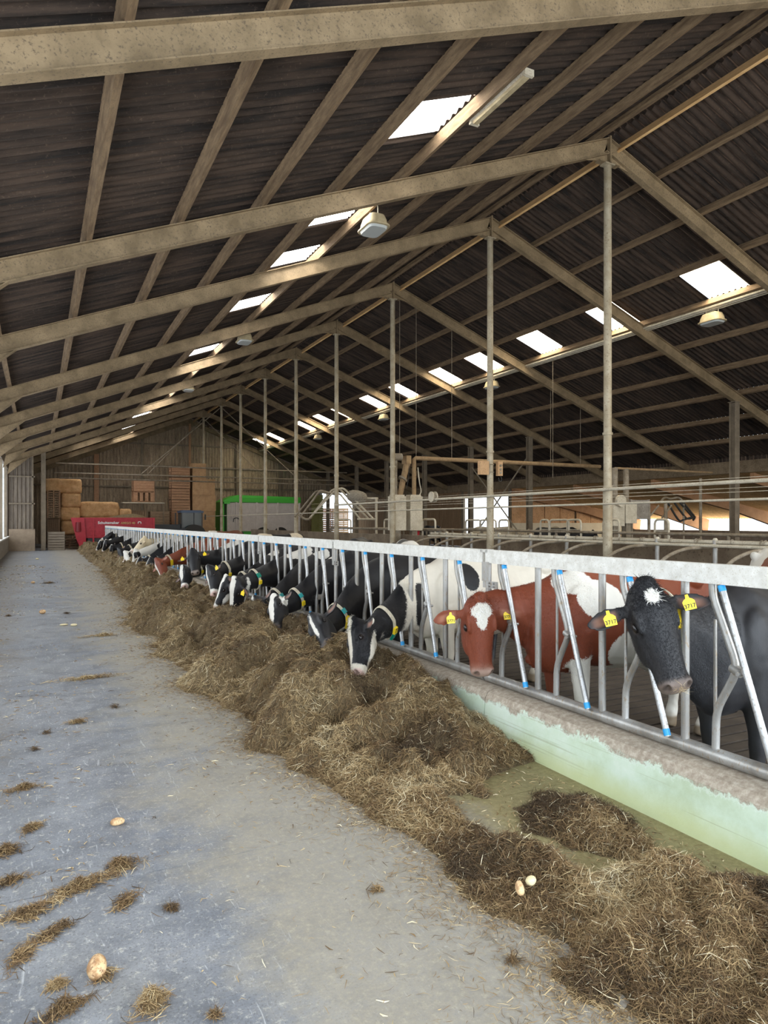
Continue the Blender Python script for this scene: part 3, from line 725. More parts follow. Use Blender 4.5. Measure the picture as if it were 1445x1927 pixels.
# small clumps of silage lying on the passage
def clump(label, px, py, rx, ry, rot=0, h=.03, n=500, tone0=.3):
    c = PD(px, py, F*HC/(py-HY)); cx, cy = c.x, c.y
    n = int(n*.8); r = np.abs(RNG.normal(0, .52, n)); a = RNG.uniform(0, 2*PI, n); wob = .25+1.6*vnoise(np.cos(a)*2.4+cx*9, np.sin(a)*2.4+cy*7, 5)
    lx, ly = r*np.cos(a)*rx*wob, r*np.sin(a)*ry*wob
    X = cx+lx*math.cos(rot)-ly*math.sin(rot); Y = cy+lx*math.sin(rot)+ly*math.cos(rot)
    hh = h*1.4*np.clip(1-r, 0, 1)*vnoise(X*25, Y*25, 7)*1.6
    Z = hh*RNG.uniform(.1, 1, n)+.004; ds = 1+math.hypot(cx, cy)*.12
    tn = np.clip(RNG.normal(tone0, .17, n)+(fbm(X*14, Y*14, 9)-.5)*.6, 0, 1)
    # store relative to own base
    o = strands('silage_clump', np.stack([X, Y, Z], 1), RNG.uniform(.015, .06, n)*ds, RNG.uniform(.001, .003, n)*ds, tn, .35)
    o.data.transform(Matrix.Translation((-cx, -cy, 0))); o.location = (cx, cy, 0)
    tag(o, label, 'silage clump', 'clumps of silage dropped on the passage')
clump('dark silage clump on the grey floor nearest below the left potato', 225, 1632, .075, .05, .3, .035, 900, .2)
clump('loose trail of silage between the two potatoes at lower left', 150, 1672, .17, .05, .35, .025, 1500, .42)
clump('brown smear of silage at the left edge beside the trail', 55, 1720, .12, .07, .3, .02, 1100, .42)
clump('small dark silage wad right of the silage trail', 322, 1712, .028, .02, .2, .025, 160, .15)
clump('small silage wad just above the lower potato', 121, 1745, .022, .018, 0, .02, 110, .2)
clump('tuft of silage around the foot of the lower potato', 192, 1843, .04, .022, .2, .02, 260, .3)
clump('flat brown silage patch left of the lower potato', 105, 1858, .038, .015, .1, .015, 260, .35)
clump('dark silage patch in the bottom left corner of the floor', 120, 1905, .10, .04, .4, .025, 900, .22)
for k_, (px, py, wh) in enumerate(((20, 1660, 'left of the long trail'), (95, 1760, 'below the long trail'), (60, 1560, 'above the long trail'), (235, 1700, 'at the right end of the long trail'), (40, 1800, 'left of the lower potato'))):
    clump('thin muddy smear of silage on the floor '+wh, px, py, .09, .035, .4+.2*k_, .012, 520, .3)
clump('large silage clump with long pale stalks at the bottom edge', 285, 1895, .06, .05, .6, .05, 1000, .42)
clump('tiny dark silage tuft at the bottom edge right of the large clump', 403, 1915, .02, .01, 0, .02, 120, .15)
clump('dark silage patch at the left edge above the trail', 12, 1605, .07, .05, .3, .025, 600, .2)
clump('brown silage patch on the left edge of the floor above the upper potato', 45, 1485, .10, .04, .2, .02, 500, .3)
clump('thin silage patch in the left third well above the upper potato', 145, 1360, .10, .05, .1, .02, 420, .4)
clump('straw coloured silage streak across the passage beside the pile', 165, 1277, .42, .07, .05, .03, 900, .55)
clump('small silage streak halfway down the passage', 193, 1197, .28, .05, 0, .03, 500, .5)
clump('single silage wisp on the clean floor left of the heap', 708, 1677, .03, .012, .2, .02, 110, .25)
clump('dark reddish silage wisp on the floor at the foot of the front heap', 965, 1812, .03, .012, -.3, .02, 120, .15)
clump('dark wad of silage touching the edge of the long heap', 468, 1347, .09, .06, .1, .05, 450, .2)
clump('tongue of silage spreading left from the long heap', 320, 1215, .30, .10, 0, .05, 900, .4)
clump('dark clump of silage on the far floor beside the heap', 92, 1098, .16, .05, 0, .03, 200, .15)
for px, py, wh in ((65, 1412, 'at the left edge below the brown patch'), (215, 1332, 'alone in the middle of the clean strip'), (88, 1380, 'just below the thin silage patch'), (126, 1155, 'right of the distant round potato'), (16, 1160, 'at the left edge level with the distant round potato')):
    clump('tiny dark crumb of silage '+wh, px, py, .035, .018, 0, .02, 70, .12)

# ------------------------------------------------------------------ potatoes
m_pot = M2('potato skin', (.40, .22, .10), (.72, .50, .27), 22, .65, lo=.42, hi=.55, fine=3, c3=(.26, .14, .07), bs=.3, bd=.002)
m_flesh = M2('cut potato flesh', (.72, .60, .33), (.80, .70, .45), 20, .5)
def potato(label, px, py, L, W_, H_, rot=0, point=0, mat=None, tilt=0, lump=.12, X=None, dz=0):
    D = F*(HC-dz)/(py-HY); c = PD(px, py, D); rr = []; n = 18
    for i in range(13):
        t = i/12; x = -math.cos(PI*t)*L/2; s = math.sin(PI*t)**.85
        s *= 1-point*(t-.5)*1.1
        g = []
        for k in range(n):
            a = 2*PI*k/n; d = 1+lump*(float(vnoise(np.array([math.cos(a)*1.4+t*3+px]), np.array([math.sin(a)*1.4+py]), 3)[0])-.5)*2
            g.append(Vector((x, math.cos(a)*W_/2*s*d, math.sin(a)*H_/2*s*d)))
        rr.append(g)
    mb = MB().rings(rr); R = Matrix.Rotation(rot, 4, 'Z') @ Matrix.Rotation(tilt, 4, 'Y')
    mb.v = [tuple(R @ Vector(q)) for q in mb.v]; zmin = min(q[2] for q in mb.v)
    o = mb.build('potato', mat or m_pot, smooth=True); o.location = (c.x, c.y, dz-zmin-.002)
    return tag(o, label, 'potato')
potato('large pear shaped potato standing on the grey floor at bottom left', 183, 1838, .088, .066, .068, 1.45, .35, tilt=-.5)
potato('oval potato lying on the grey floor higher up on the left', 221, 1552, .075, .048, .040, -.05)
o = potato('broken potato half standing upright in the near silage, left one of two', 978, 1682, .060, .038, .036, 1.2, .2, m_pot, tilt=-.9, dz=.06)
o = potato('broken potato half with pale flesh lying in the near silage, right one of two', 999, 1664, .055, .04, .036, .3, 0, m_flesh, dz=.06)
potato('round potato alone on the floor in the distance, nearer than the far one', 80, 1155, .11, .09, .075)
potato('small round potato farthest away on the floor at left', 62, 1098, .10, .08, .065)
potato('pale cut potato piece on the distant floor, left one of the pair', 120, 1177, .12, .045, .03, .1, 0, m_flesh)
potato('pale cut potato piece on the distant floor, right one of the pair', 139, 1178, .10, .05, .04, -.2, 0, m_flesh)
potato('tiny pale potato piece on the floor near the far wall', 70, 1053, .13, .10, .07, .4, 0, m_flesh)

# ------------------------------------------------------------------ lamps
m_lampshell = M2('dusty lamp housing', (.36, .29, .17), (.52, .43, .27), 8, .8, c3=(.40, .30, .16))
m_lampglass = flat('dusty lamp glass', (.45, .47, .46), .25)
def lamp():
    r = empty('barn_lamp')
    def ring(w_, l_, z, k=5):
        pts = []
        for sx, sy, a0 in ((1, 1, 0), (-1, 1, PI/2), (-1, -1, PI), (1, -1, 1.5*PI)):
            for j in range(k):
                a = a0+PI/2*j/(k-1); rad = min(w_, l_)*.3
                pts.append(Vector((sx*(w_/2-rad)+math.cos(a)*rad, sy*(l_/2-rad)+math.sin(a)*rad, z)))
        return pts
    MB().rings([ring(.37, .55, -.30), ring(.40, .58, -.295), ring(.40, .58, -.275), ring(.34, .52, -.27), ring(.31, .48, -.18), ring(.26, .40, -.10), ring(.16, .26, -.075)]).build('lamp_housing', m_lampshell, r, True)
    MB().rings([ring(.30, .46, -.335), ring(.34, .50, -.30)]).build('lamp_glass', m_lampglass, r, True)
    for s in (-1, 1):
        MB().tube([(0, s*.16, -.09), (0, s*.16, .02), (0, s*.13, .06)], .009, 6).build('hanger', m_paletube, r)
    MB().tube(smoothpath([(0, .16, -.07), (.03, .22, -.02), (.02, .2, .04), (0, .13, .07)], 4), .006, 6).build('lamp_cable', m_cableblack, r)
    return r
lp = None
def put_lamp(px, py, X, label, rz=0):
    global lp
    if lp is None: o = lp = lamp()
    else: o = copy_tree(lp)
    p = P(px, py, X); z = (zl(X) if X < XR else zr(X))
    D = F*X/(C_*(px-70.5)); o.location = (X, (D-X*S_)/C_, z-.06+(.0)); o.rotation_euler.z = rz; o.scale = (1.2, 1.2, 1.2)
    tag(o, label, 'lamp', 'dusty rectangular lamps hanging from the purlins')
put_lamp(703, 440, 5.95, 'large dusty hanging lamp nearest the camera on the left roof slope')
put_lamp(460, 648, 5.95, 'small dusty hanging lamp, second one on the left roof slope')
put_lamp(355, 738, 5.95, 'tiny hanging lamp, third and farthest on the left roof slope')
put_lamp(1340, 603, 16.5, 'large dusty hanging lamp nearest the camera on the right roof slope')
put_lamp(925, 730, 16.5, 'hanging lamp on the right slope just behind the second ridge post')
put_lamp(722, 790, 16.5, 'small hanging lamp on the right slope, third from the camera')
put_lamp(598, 825, 16.5, 'tiny hanging lamp farthest away on the right roof slope')
# fluorescent batten fixture under the left purlin
a = P(1000, 148, 6.1); b_ = P(897, 240, 6.1); z = zl(6.02)-.02
r = empty('tube_light', (6.05, (a.y+b_.y)/2, z), 'long pale tube light fixture fixed under a purlin beside the nearest left roof light', 'light fixture')
hl = abs(a.y-b_.y)/2
MB().prof((0, -hl, 0), (0, hl, 0), [(-.06, -.03), (.06, -.03), (.075, .03), (-.075, .03)]).build('fixture_body', m_paletube, r)
MB().prof((0, -hl+.04, -.045), (0, hl-.04, -.045), [(-.04, -.02), (.04, -.02), (.055, .02), (-.055, .02)]).build('fixture_cover', m_lampshell, r)
MB().box((-.08, -hl-.02, -.06), (.08, -hl+.03, .035)).build('end_cap', m_paletube, r)
MB().box((-.08, hl-.03, -.06), (.08, hl+.02, .035)).build('end_cap', m_paletube, r)
# ------------------------------------------------------------------ goods stored at the far end
m_straw = M2('packed straw', (.62, .34, .14), (.88, .58, .30), 3, .95, c3=(.34, .18, .06), world=True, fine=12, bs=1.0, bd=.04)
def bale(label, lo, hi, seed=0):
    lo, hi = Vector(lo), Vector(hi); sz = hi-lo; n = (max(2, int(sz.x/.11)), max(2, int(sz.y/.2)), max(2, int(sz.z/.11))); import bmesh
    bm = bmesh.new(); bmesh.ops.create_cube(bm, size=1)
    bmesh.ops.subdivide_edges(bm, edges=bm.edges[:], cuts=9, use_grid_fill=True)
    for v in bm.verts:
        q = v.co.copy(); r = max(abs(q.x), abs(q.y), abs(q.z))
        l = (abs(q.x)*2)**8+(abs(q.y)*2)**8+(abs(q.z)*2)**8; q = q/(l**.125)*1.0 if l > 1 else q
        nn = float(fbm(np.array([q.x*9+seed+q.z*5]), np.array([q.y*6+q.z*9+seed]), 3)[0])-.5
        q *= 1+nn*.12
        v.co = Vector((q.x*sz.x*1.05, q.y*sz.y, (q.z*1.06+.5)*sz.z))
    me = bpy.data.meshes.new('straw_bale'); bm.to_mesh(me); bm.free(); me.shade_smooth(); me.materials.append(m_straw)
    o = bpy.data.objects.new('straw_bale', me); COL.objects.link(o); o.location = (lo.x+sz.x/2, lo.y+sz.y/2, lo.z)
    return tag(o, label, 'straw bale', 'straw bales at the back')
for i, (a, b_) in enumerate((((.42, 48.6, 3.45), (2.5, 49.8, 4.35)), ((1.35, 48.6, 2.56), (2.48, 50.8, 3.45)), ((1.30, 48.6, 1.68), (2.44, 50.8, 2.56)), ((1.34, 48.6, .80), (2.46, 50.8, 1.68)))):
    bale('orange straw bale in the tall stack left of the red wagon, %s from the top' % ORD[i], a, b_, i*3)
for i, (a, b_) in enumerate((((2.5, 48.8, 1.93), (4.78, 50, 2.90)), ((2.5, 48.8, .97), (4.78, 50, 1.93)), ((2.5, 48.8, 0), (4.78, 50, .97)))):
    bale('long straw bale lying behind the red wagon, %s from the top' % ORD[i], a, b_, 20+i*3)
bale('small dark straw bale beside the rack behind the red wagon', (4.85, 48.9, 1.5), (5.6, 50, 2.45), 41)
bale('lower straw bale carrying the small one behind the red wagon', (4.85, 48.9, 0), (5.8, 50, 1.5), 44)
def slat_box(label, lo, hi, nslat, mat, vertical=False, cat='crate', name='wooden_crate', group=None):
    lo, hi = Vector(lo), Vector(hi); c = Vector(((lo.x+hi.x)/2, (lo.y+hi.y)/2, lo.z)); sx, sy, sz = hi.x-lo.x, hi.y-lo.y, hi.z-lo.z
    r = empty(name, c, label, cat, group); x0, x1, y0, y1 = -sx/2, sx/2, -sy/2, sy/2
    p = MB()
    for x in (x0, x1-.07):
        for y in (y0+.02, y1-.09): p.box((x, y, 0), (x+.07, y+.07, sz))
    p.build('corner_post', mat, r)
    s = MB(); g = sz/nslat
    if not vertical:
        for k in range(nslat): s.box((x0, y0, k*g+.01), (x1, y0+.02, (k+1)*g-.02)).box((x0, y1-.02, k*g+.01), (x1, y1, (k+1)*g-.02)).box((x0-.0, y0, k*g+.01), (x0+.02, y1, (k+1)*g-.02)).box((x1-.02, y0, k*g+.01), (x1, y1, (k+1)*g-.02))
    else:
        g = sx/nslat
        for k in range(nslat): s.box((x0+k*g+g*.2, y0, .02), (x0+(k+1)*g-g*.2, y0+.02, sz-.02))
        s.box((x0, y0, sz-.06), (x1, y0+.03, sz)).box((x0, y0, 0), (x1, y0+.03, .06))
    s.build('slats', mat, r); MB().box((x0, y0+.03, .02), (x1, y1-.03, .05)).build('crate_floor', mat, r)
    if vertical: MB().box((x0+.02, y1-.03, 0), (x1-.02, y1, sz)).build('back_board', m_wood, r)
    return r
slat_box('grey brown slatted wooden crate standing on the floor right of the dark column', (.50, 43.95, 0), (1.42, 45.1, 1.06), 7, M2('grey crate wood', (.22, .175, .135), (.36, .30, .23), 8, .9, world=True, stretch=(.6, 1, 6)))
slat_box('crate with upright slats under the pallet pile in the far left corner', (.55, 48.0, 1.06), (1.25, 48.55, 1.86), 6, m_wood, True)
slat_box('dark lower crate carrying the upright slatted one in the far left corner', (.5, 47.9, 0), (1.28, 48.55, 1.06), 6, m_wood)
def pallet(name='pallet'):
    r = empty(name); d = MB(); b_ = MB()
    for k in range(7): d.box((-.6+k*.175, -.5, .115), (-.6+k*.175+.13, .5, .14))
    for x in (-.6, -.05, .5):
        for y in (-.5, -.07, .36): b_.box((x, y, .025), (x+.1, y+.14, .09))
    e = MB()
    for y in (-.5, -.07, .36): e.box((-.6, y, 0), (.6, y+.14, .022))
    f = MB()
    for y in (-.5, -.07, .36): f.box((-.6, y, .09), (.6, y+.14, .115))
    d.build('deck_boards', m_wood, r); b_.build('blocks', m_woodred, r); e.build('runners', m_wood, r); f.build('stringers', m_wood, r); return r
pp = None
def put_pallet(x, y, z, label, group, s=1.0, rz=0):
    global pp
    if pp is None: o = pp = pallet()
    else: o = copy_tree(pp)
    o.location = (x, y, z); o.scale = (s, 1, 1); o.rotation_euler.z = rz; tag(o, label, 'pallet', group); return o
for k in range(12): put_pallet(.90, 48.05, 1.87+k*.142, 'wooden pallet in the pile before the tall straw stack, %s from the bottom' % ORD[k], 'pallets by the tall straw stack', .62)
for k in range(5): put_pallet(2.0, 48.9, k*.15, 'pallet under the tall straw stack, %s from the floor' % ORD[k], 'pallets under the straw', 1.0)
for k in range(4): put_pallet(1.72, 46.8, k*.145, 'loose pallet between the crate and the red wagon, %s from the floor' % ORD[k], 'pallets between crate and wagon', .9, .06*k)
def crate_stack(x0, x1, y, z0, n, h, label, mat, grp):
    for k in range(n): slat_box(label % ORD[k], (x0+.02*(k % 2), y, z0+k*h), (x1+.02*(k % 2), y+1.1, z0+(k+1)*h-.02), 4, mat, group=grp)
crate_stack(8.5, 9.82, 51.0, 0, 7, .80, 'reddish slatted crate in the tall stack behind the tractor, %s from the floor', m_woodred, 'crates in the tall stack')
def box_(label, name, lo, hi, mat, cat, bev=0):
    c = ((lo[0]+hi[0])/2, (lo[1]+hi[1])/2, lo[2]); mb = MB().box(lo, hi); t = .02
    # rim boards and battens so it reads as a built bin
    for x in (lo[0], (lo[0]+hi[0])/2-.04, hi[0]-.08): mb.box((x, lo[1]-.025, lo[2]+.02), (x+.08, lo[1]-.002, hi[2]-.02))
    mb.box((lo[0]-.01, lo[1]-.03, hi[2]-.07), (hi[0]+.01, hi[1]+.01, hi[2]))
    o = mb.build(name, mat, org=c); return tag(o, label, cat)
for k, (z0, z1, x1) in enumerate(((0, 1.2, 11.65), (1.2, 2.4, 11.62), (2.4, 3.55, 11.66), (3.55, 4.72, 11.6), (4.72, 5.85, 10.95))):
    box_('tan plywood bin in the stack right of the reddish crates, %s from the floor' % ORD[k], 'plywood_bin', (10.0, 51, z0), (x1, 52.1, z1-.012), m_ply, 'bin')
# rack with crates behind the wagon
r = empty('storage_rack', (6.5, 50.6, 0), 'pale shelf rack with wooden crates on it behind the red wagon', 'rack')
MB().box((-1.35, -.6, 2.88), (1.4, .6, 2.95)).build('shelf', m_paletube, r)
mb = MB()
for x in (-1.3, 1.3):
    for y in (-.55, .5): mb.box((x, y, 0), (x+.06, y+.06, 2.88))
mb.build('uprights', m_hcol, r)
for k in range(2): slat_box('reddish crate standing on the rack shelf, %s' % ('lower one', 'upper one')[k], (5.85, 50.1, 2.96+k*.75), (7.25, 51.1, 2.96+k*.75+.73), 4, m_woodred, vertical=(k == 0), group='crates on the rack shelf')
slat_box('crate with dark upright slats under the rack shelf', (5.7, 50.1, 1.5), (6.7, 51.1, 2.4), 7, m_wood, True)
slat_box('dark crate at the foot of the rack under the shelf', (5.7, 50.1, 0), (6.9, 51.1, 1.48), 8, m_wood)
slat_box('slatted crate right of the rack under its right end', (6.95, 50.1, 0), (8.25, 51.1, 2.35), 12, m_wood)
# outside, behind the rear doorway
for k in range(3):
    slat_box('brown crate seen outside through the rear doorway, left pile, %s from the ground' % ORD[k], (22.5, 58.3, -.3+k*1.05), (23.7, 59.4, -.3+k*1.05+1.03), 6, m_woodred, group='crates outside')
    slat_box('orange brown crate seen outside through the rear doorway, right pile, %s from the ground' % ORD[k], (23.85, 58.3, -.3+k*1.05), (25.4, 59.4, -.3+k*1.05+1.03), 6, m_ply, group='crates outside')

# ------------------------------------------------------------------ text helper
def text(s, size, m, loc, rot, parent=None, name='lettering', ext=.002, bold=0, sx=1):
    cu = bpy.data.curves.new(name, 'FONT'); cu.body = s; cu.size = size; cu.extrude = ext; cu.align_x = 'CENTER'; cu.align_y = 'CENTER'; cu.offset = bold; cu.resolution_u = 3
    t = bpy.data.objects.new(name, cu); COL.objects.link(t); bpy.context.view_layer.update()
    me = bpy.data.meshes.new_from_object(t.evaluated_get(bpy.context.evaluated_depsgraph_get())); bpy.data.objects.remove(t)
    me.materials.clear(); me.materials.append(m); me.name = name
    o = bpy.data.objects.new(name, me); COL.objects.link(o); o.location = loc
    if isinstance(rot, Matrix): o.matrix_basis = Matrix.Translation(loc) @ rot.to_4x4()
    else: o.rotation_euler = rot
    o.scale.x *= sx
    if parent: o.parent = parent
    return o
# ------------------------------------------------------------------ red feeder wagon
WY = 44.6
r = empty('feeder_wagon', (4.2, WY, 0), 'red ribbed self unloading feeder wagon with white lettering behind the end of the fence', 'wagon')
mb = MB()                                                   # tub with outward leaning front and ribs
x0, x1 = -2.05, 2.25
mb.add([(x, y, z) for y in (0, 2.1) for x, z in ((x0-.15, 1.86), (x1, 1.82), (x1, .66), (x0+.35, .66))], [(0, 1, 2, 3), (7, 6, 5, 4), (0, 4, 5, 1), (1, 5, 6, 2), (2, 6, 7, 3), (3, 7, 4, 0)])
mb.build('tub', m_red, r)
mb = MB()
for k in range(9): mb.box((x0+.32, -.03, .70+k*.125), (x1-.03, .005, .70+k*.125+.055))
mb.box((x0+.0, -.05, 1.80), (x1+.02, .03, 1.87)); mb.build('side_ribs', m_red, r)
mb = MB()
for x in (-1.28, x1-.09): mb.box((x, -.06, .3), (x+.09, .0, 1.84))
mb.build('side_stakes', m_red, r)
mb = MB(); pts = [(x0-.42, 1.86), (x0+.30, 1.86), (x0+.42, .30), (x0+.08, .12), (x0-.12, .62)]
mb.add([(x, y, z) for y in (-.16, -.05) for x, z in pts], [(0, 1, 2, 3, 4), (9, 8, 7, 6, 5)]+[(i, (i+1) % 5, 5+(i+1) % 5, 5+i) for i in range(5)]); mb.build('beater_housing', m_red, r)
MB().tube([(x0-.02, -.2, 1.6), (x0-.02, -.2, 1.05)], [.13, .16], 14).build('front_recess', m_darkred, r, True)
MB().tube([(x0+.16, -.24, .38), (x0+.16, 2.0, .38)], .17, 16).build('cross_auger', m_red, r, True)
MB().box((x0+.5, .05, .28), (x1, 2.0, .64)).build('chassis', m_darkgrey, r)
for x in (.9,):
    MB().tube([(x, -.02, .42), (x, .3, .42)], .42, 24).build('wheel', m_cableblack, r, True)
text('Schuitemaker', .215, m_white, (-.40, -.045, 1.56), (PI/2, 0, 0), r, bold=.006)
text('AMIGO 40', .18, flat('gold lettering', (.62, .40, .16)), (.70, -.045, 1.54), (PI/2, 0, 0), r, bold=.003)
mb = MB().tube(fillet([(1.28, -.05, 1.50), (1.28, -.05, 1.62), (1.44, -.05, 1.62), (1.44, -.05, 1.50)], .05), .022, 8); mb.build('side_emblem', m_white, r)
mb = MB(); pts = [(-.9, .0), (-.3, .16), (.5, .34), (1.1, .42), (1.7, .26), (2.1, .0)]
rr = [[Vector((x, 1.0+math.cos(a)*.8*(.4+z*2), 1.74+max(0, math.sin(a))*z*.9)) for a in np.linspace(0, 2*PI, 14, endpoint=False)] for x, z in pts]
tag(mb.rings(rr).build('silage_load', m_hay, smooth=True, org=(0, 1, 1.74)), 'brown heap of silage lying in the red wagon', 'silage', kind='stuff').location = (4.2, WY+1.0, 1.76)

# ------------------------------------------------------------------ green and white silage wagon
GY = 51.6
r = empty('silage_trailer', (15.3, GY, 0), 'tall silage trailer with green top and pale ribbed side panels at the back', 'trailer')
x0, x1 = -3.05, 3.1
MB().box((x0+.4, .06, .9), (x1, 2.4, 3.05)).build('body_panels', m_panel, r)
mb = MB()
for k in range(14): mb.box((x0+1.05, .02, .95+k*.15), (x1-.04, .07, .95+k*.15+.09))
mb.build('panel_ribs', m_panel, r)
mb = MB()
for x in (-2.02, -.45, 1.2, 2.95): mb.box((x, -.03, .9), (x+.12, .1, 3.08))
mb.build('side_stakes', m_panel, r)
mb = MB()
for x in (-2.5, -2.35, -2.2): mb.box((x, 0, 1.9), (x+.1, .06, 2.95))
mb.build('front_flaps', m_panel, r)
mb = MB(); pts = [(x0, 3.08), (x0+.35, 3.32), (x0+1.2, 3.62), (x1, 3.52), (x1, 3.06)]
mb.add([(x, y, z) for y in (-.02, 2.42) for x, z in pts], [(0, 1, 2, 3, 4), (9, 8, 7, 6, 5)]+[(i, (i+1) % 5, 5+(i+1) % 5, 5+i) for i in range(5)])
for k in range(3): mb.box((x0+.7+.2*k, -.05, 3.14+k*.13), (x1, -.01, 3.18+k*.13))
mb.box((x0, -.02, .7), (x0+.16, 2.4, 3.1)).box((x0, -.02, 2.95), (x0+.6, .3, 3.1)); mb.build('green_superstructure', m_greenp, r)
MB().box((x0+.1, .2, .55), (x1, 2.2, .9)).build('chassis', m_greenp, r)
for x in (.1, 1.5): MB().tube([(x, 0, .6), (x, .4, .6)], .6, 24).build('wheel', m_cableblack, r, True)
mb = MB().tube(smoothpath([(-2.2, -.03, 1.6), (-2.15, -.03, 1.85), (-1.9, -.03, 1.9), (-1.7, -.03, 1.75)], 4), .03, 6); mb.build('ladder_hoop', m_darkgrey, r)
# ------------------------------------------------------------------ tractor
r = empty('tractor', (9.0, 46.6, 0), 'small dark tractor with glass cab parked behind the cows near the back', 'tractor')
mb = MB().box((-.72, -.6, 2.20), (.72, .75, 2.33)).box((-.60, -.45, 2.33), (.60, .6, 2.37)); mb.build('cab_roof', flat('blue grey cab roof', (.06, .09, .15), .4), r)
mb = MB()
for x, y in ((-.68, -.5), (.63, -.5), (-.66, .65), (.6, .65), (.1, -.5)): mb.box((x, y, 1.2), (x+.055, y+.055, 2.21))
mb.build('cab_frame', m_darkgrey, r); MB().box((-.64, -.46, 1.2), (.62, .62, 2.2)).build('cab_glass', m_glass, r)
MB().box((-.7, -.8, .6), (.7, .9, 1.2)).build('cab_base', m_darkgrey, r); MB().box((-2.3, -.35, .7), (-.7, .5, 1.45)).build('hood', m_darkgrey, r)
for x, rad in ((.1, .72), (-1.9, .5)):
    for y in (-.95, .75): MB().tube([(x, y, rad), (x, y+.32, rad)], [rad, rad], 26).build('wheel', m_cableblack, r, True)
MB().tube([(-1.0, -.2, 1.4), (-1.0, -.2, 2.2)], .04, 8).build('exhaust', m_darkgrey, r); MB().box((.8, -.7, 1.75), (.86, -.5, 2.1)).build('mirror', m_darkgrey, r)

# ------------------------------------------------------------------ cubicle area
def tubeobj(name, label, cat, path, r, mat=None, group=None, n=8, parent=None):
    path = [Vector(p) for p in path]; o = MB().tube(path, r, n).build(name, mat or m_dirtytube, parent, True, org=(None if parent else path[0]))
    if not parent: tag(o, label, cat, group)
    return o
tubeobj('water_pipe', 'long pale pipe clamped to the round ridge posts at head height', 'pipe', [(XR-.14, 1.0, 2.33), (XR-.14, 25.8, 2.30)], .035, m_paletube)
tubeobj('lower_pipe', 'thin tube clamped to the round ridge posts below the pale pipe', 'pipe', [(XR-.13, 1.0, 2.02), (XR-.13, 51, 2.0)], .022, m_paletube)
for k, z in enumerate((2.42, 2.24, 2.17)):
    tubeobj('fence_wire', 'thin wire stretched along the round ridge posts, %s from the top' % ORD[k], 'wire', [(XR+.3, -1, z), (XR+.3, 30, z)], .006, m_paletube, 'wires along the ridge posts', 5)
# neck rail on short posts with divider loops
NX = 11.35
r = empty('neck_rail', (NX, 0, 0), 'pale double tube neck rail on short posts above the cubicle dividers', 'rail')
MB().tube([(0, 1.0, 1.26), (0, 19.4, 1.26)], .038, 12).build('upper_tube', m_paletube, r, True); MB().tube([(-.10, 1.0, 1.19), (-.10, 19.4, 1.19)], .032, 12).build('lower_tube', m_paletube, r, True)
for k in range(13):
    y = 2.1+k*1.36
    MB().tube([(0, y, -.03), (0, y, 1.30)], [.045, .045], 10).build('short_post', m_galv2, r, True); MB().tube([(0, y, 1.29), (0, y, 1.335)], [.055, .03], 10).build('post_cap', m_paletube, r, True)
    for dy in (.35, .42, 1.0): MB().tube([(.0+math.cos(a)*.055, y+dy, 1.26+math.sin(a)*.055) for a in np.linspace(0, 2*PI, 10)], .008, 5).build('u_bolt', m_dirtytube, r)
dv = None
for k in range(13):
    y = 2.1+k*1.36+.25
    if dv is None:
        path = smoothpath([(1.0, 0, .45), (.35, 0, .42), (-.9, 0, .48), (-1.25, 0, .70), (-1.05, 0, .95), (-.55, 0, 1.12), (.0, 0, 1.15), (.8, 0, 1.16), (1.6, 0, 1.16)], 5)
        dv = o = MB().tube(path, .032, 10).build('cubicle_divider', m_dirtytube, smooth=True)
    else: o = dv.copy(); COL.objects.link(o)
    o.location = (NX-.02, y, 0); tag(o, 'brown curved tube cubicle divider under the pale neck rail, %s one from the camera' % ORD[k], 'cubicle divider', 'cubicle dividers under the neck rail')
MB().box((12.6, -2, -.03), (12.75, 19.5, 1.12)).build('wall_cubicle', m_dirtyconc); struct(bpy.data.objects['wall_cubicle'])
o = MB().box((11.2, 19.6, -.03), (11.4, 40, 1.18)).build('wall_alley', m_dirtyconc); struct(o)
# second row of hoops and rails further right
def hoops(label, X, z0, z1, ys, grp):
    h = None
    for k, (y, w_) in enumerate(ys):
        p = fillet([(0, -w_/2, z0-.3), (0, -w_/2, z1), (0, w_/2, z1), (0, w_/2, z0-.3)], .14, 5)
        o = MB().tube(p, .034, 8).build('tube_hoop', m_paletube, smooth=True); MB().tube([(0, -w_/2, z0+.12), (0, w_/2, z0+.12)], .018, 6).build('hoop_rail', m_paletube, o); o.location = (X, y, 0)
        tag(o, label % ORD[k], 'hoop', grp)
def yat(px, X): return (F*X/(C_*(px-70.5))-X*S_)/C_
hx = 15.8; cols_ = [(890, 28), (918, 30), (948, 18), (1025, 16), (1052, 36), (1080, 26), (1150, 30), (1245, 26)]
hoops('upright tube hoop rising above the brown cubicle rail, %s from the left', hx, 1.25, 1.70, [(yat(p, hx), abs(yat(p-q/2, hx)-yat(p+q/2, hx))) for p, q in cols_], 'hoops above the rear cubicle rail')
tubeobj('cubicle_rail', 'brown horizontal rail that carries the tube hoops in the right aisle', 'rail', [(hx, 3, 1.30), (hx, 33, 1.30)], .045)
tubeobj('cubicle_rail', 'lower brown horizontal rail under the tube hoops in the right aisle', 'rail', [(hx, 3, .98), (hx, 33, .98)], .04)
for k in range(14):
    tubeobj('rail_post', 'short brown post holding up the hoop rail, %s one from the camera' % ORD[k], 'post', [(hx, 3.2+k*2.2, -.2), (hx, 3.2+k*2.2, 1.29)], .04, None, 'posts of the hoop rail')
hx2 = 12.2; c2 = [(648, 24), (733, 20), (807, 24)]
hoops('tube hoop standing behind the white backed cow, %s from the left', hx2, 1.2, 1.72, [(yat(p, hx2), abs(yat(p-q/2, hx2)-yat(p+q/2, hx2))) for p, q in c2], 'hoops in the middle')
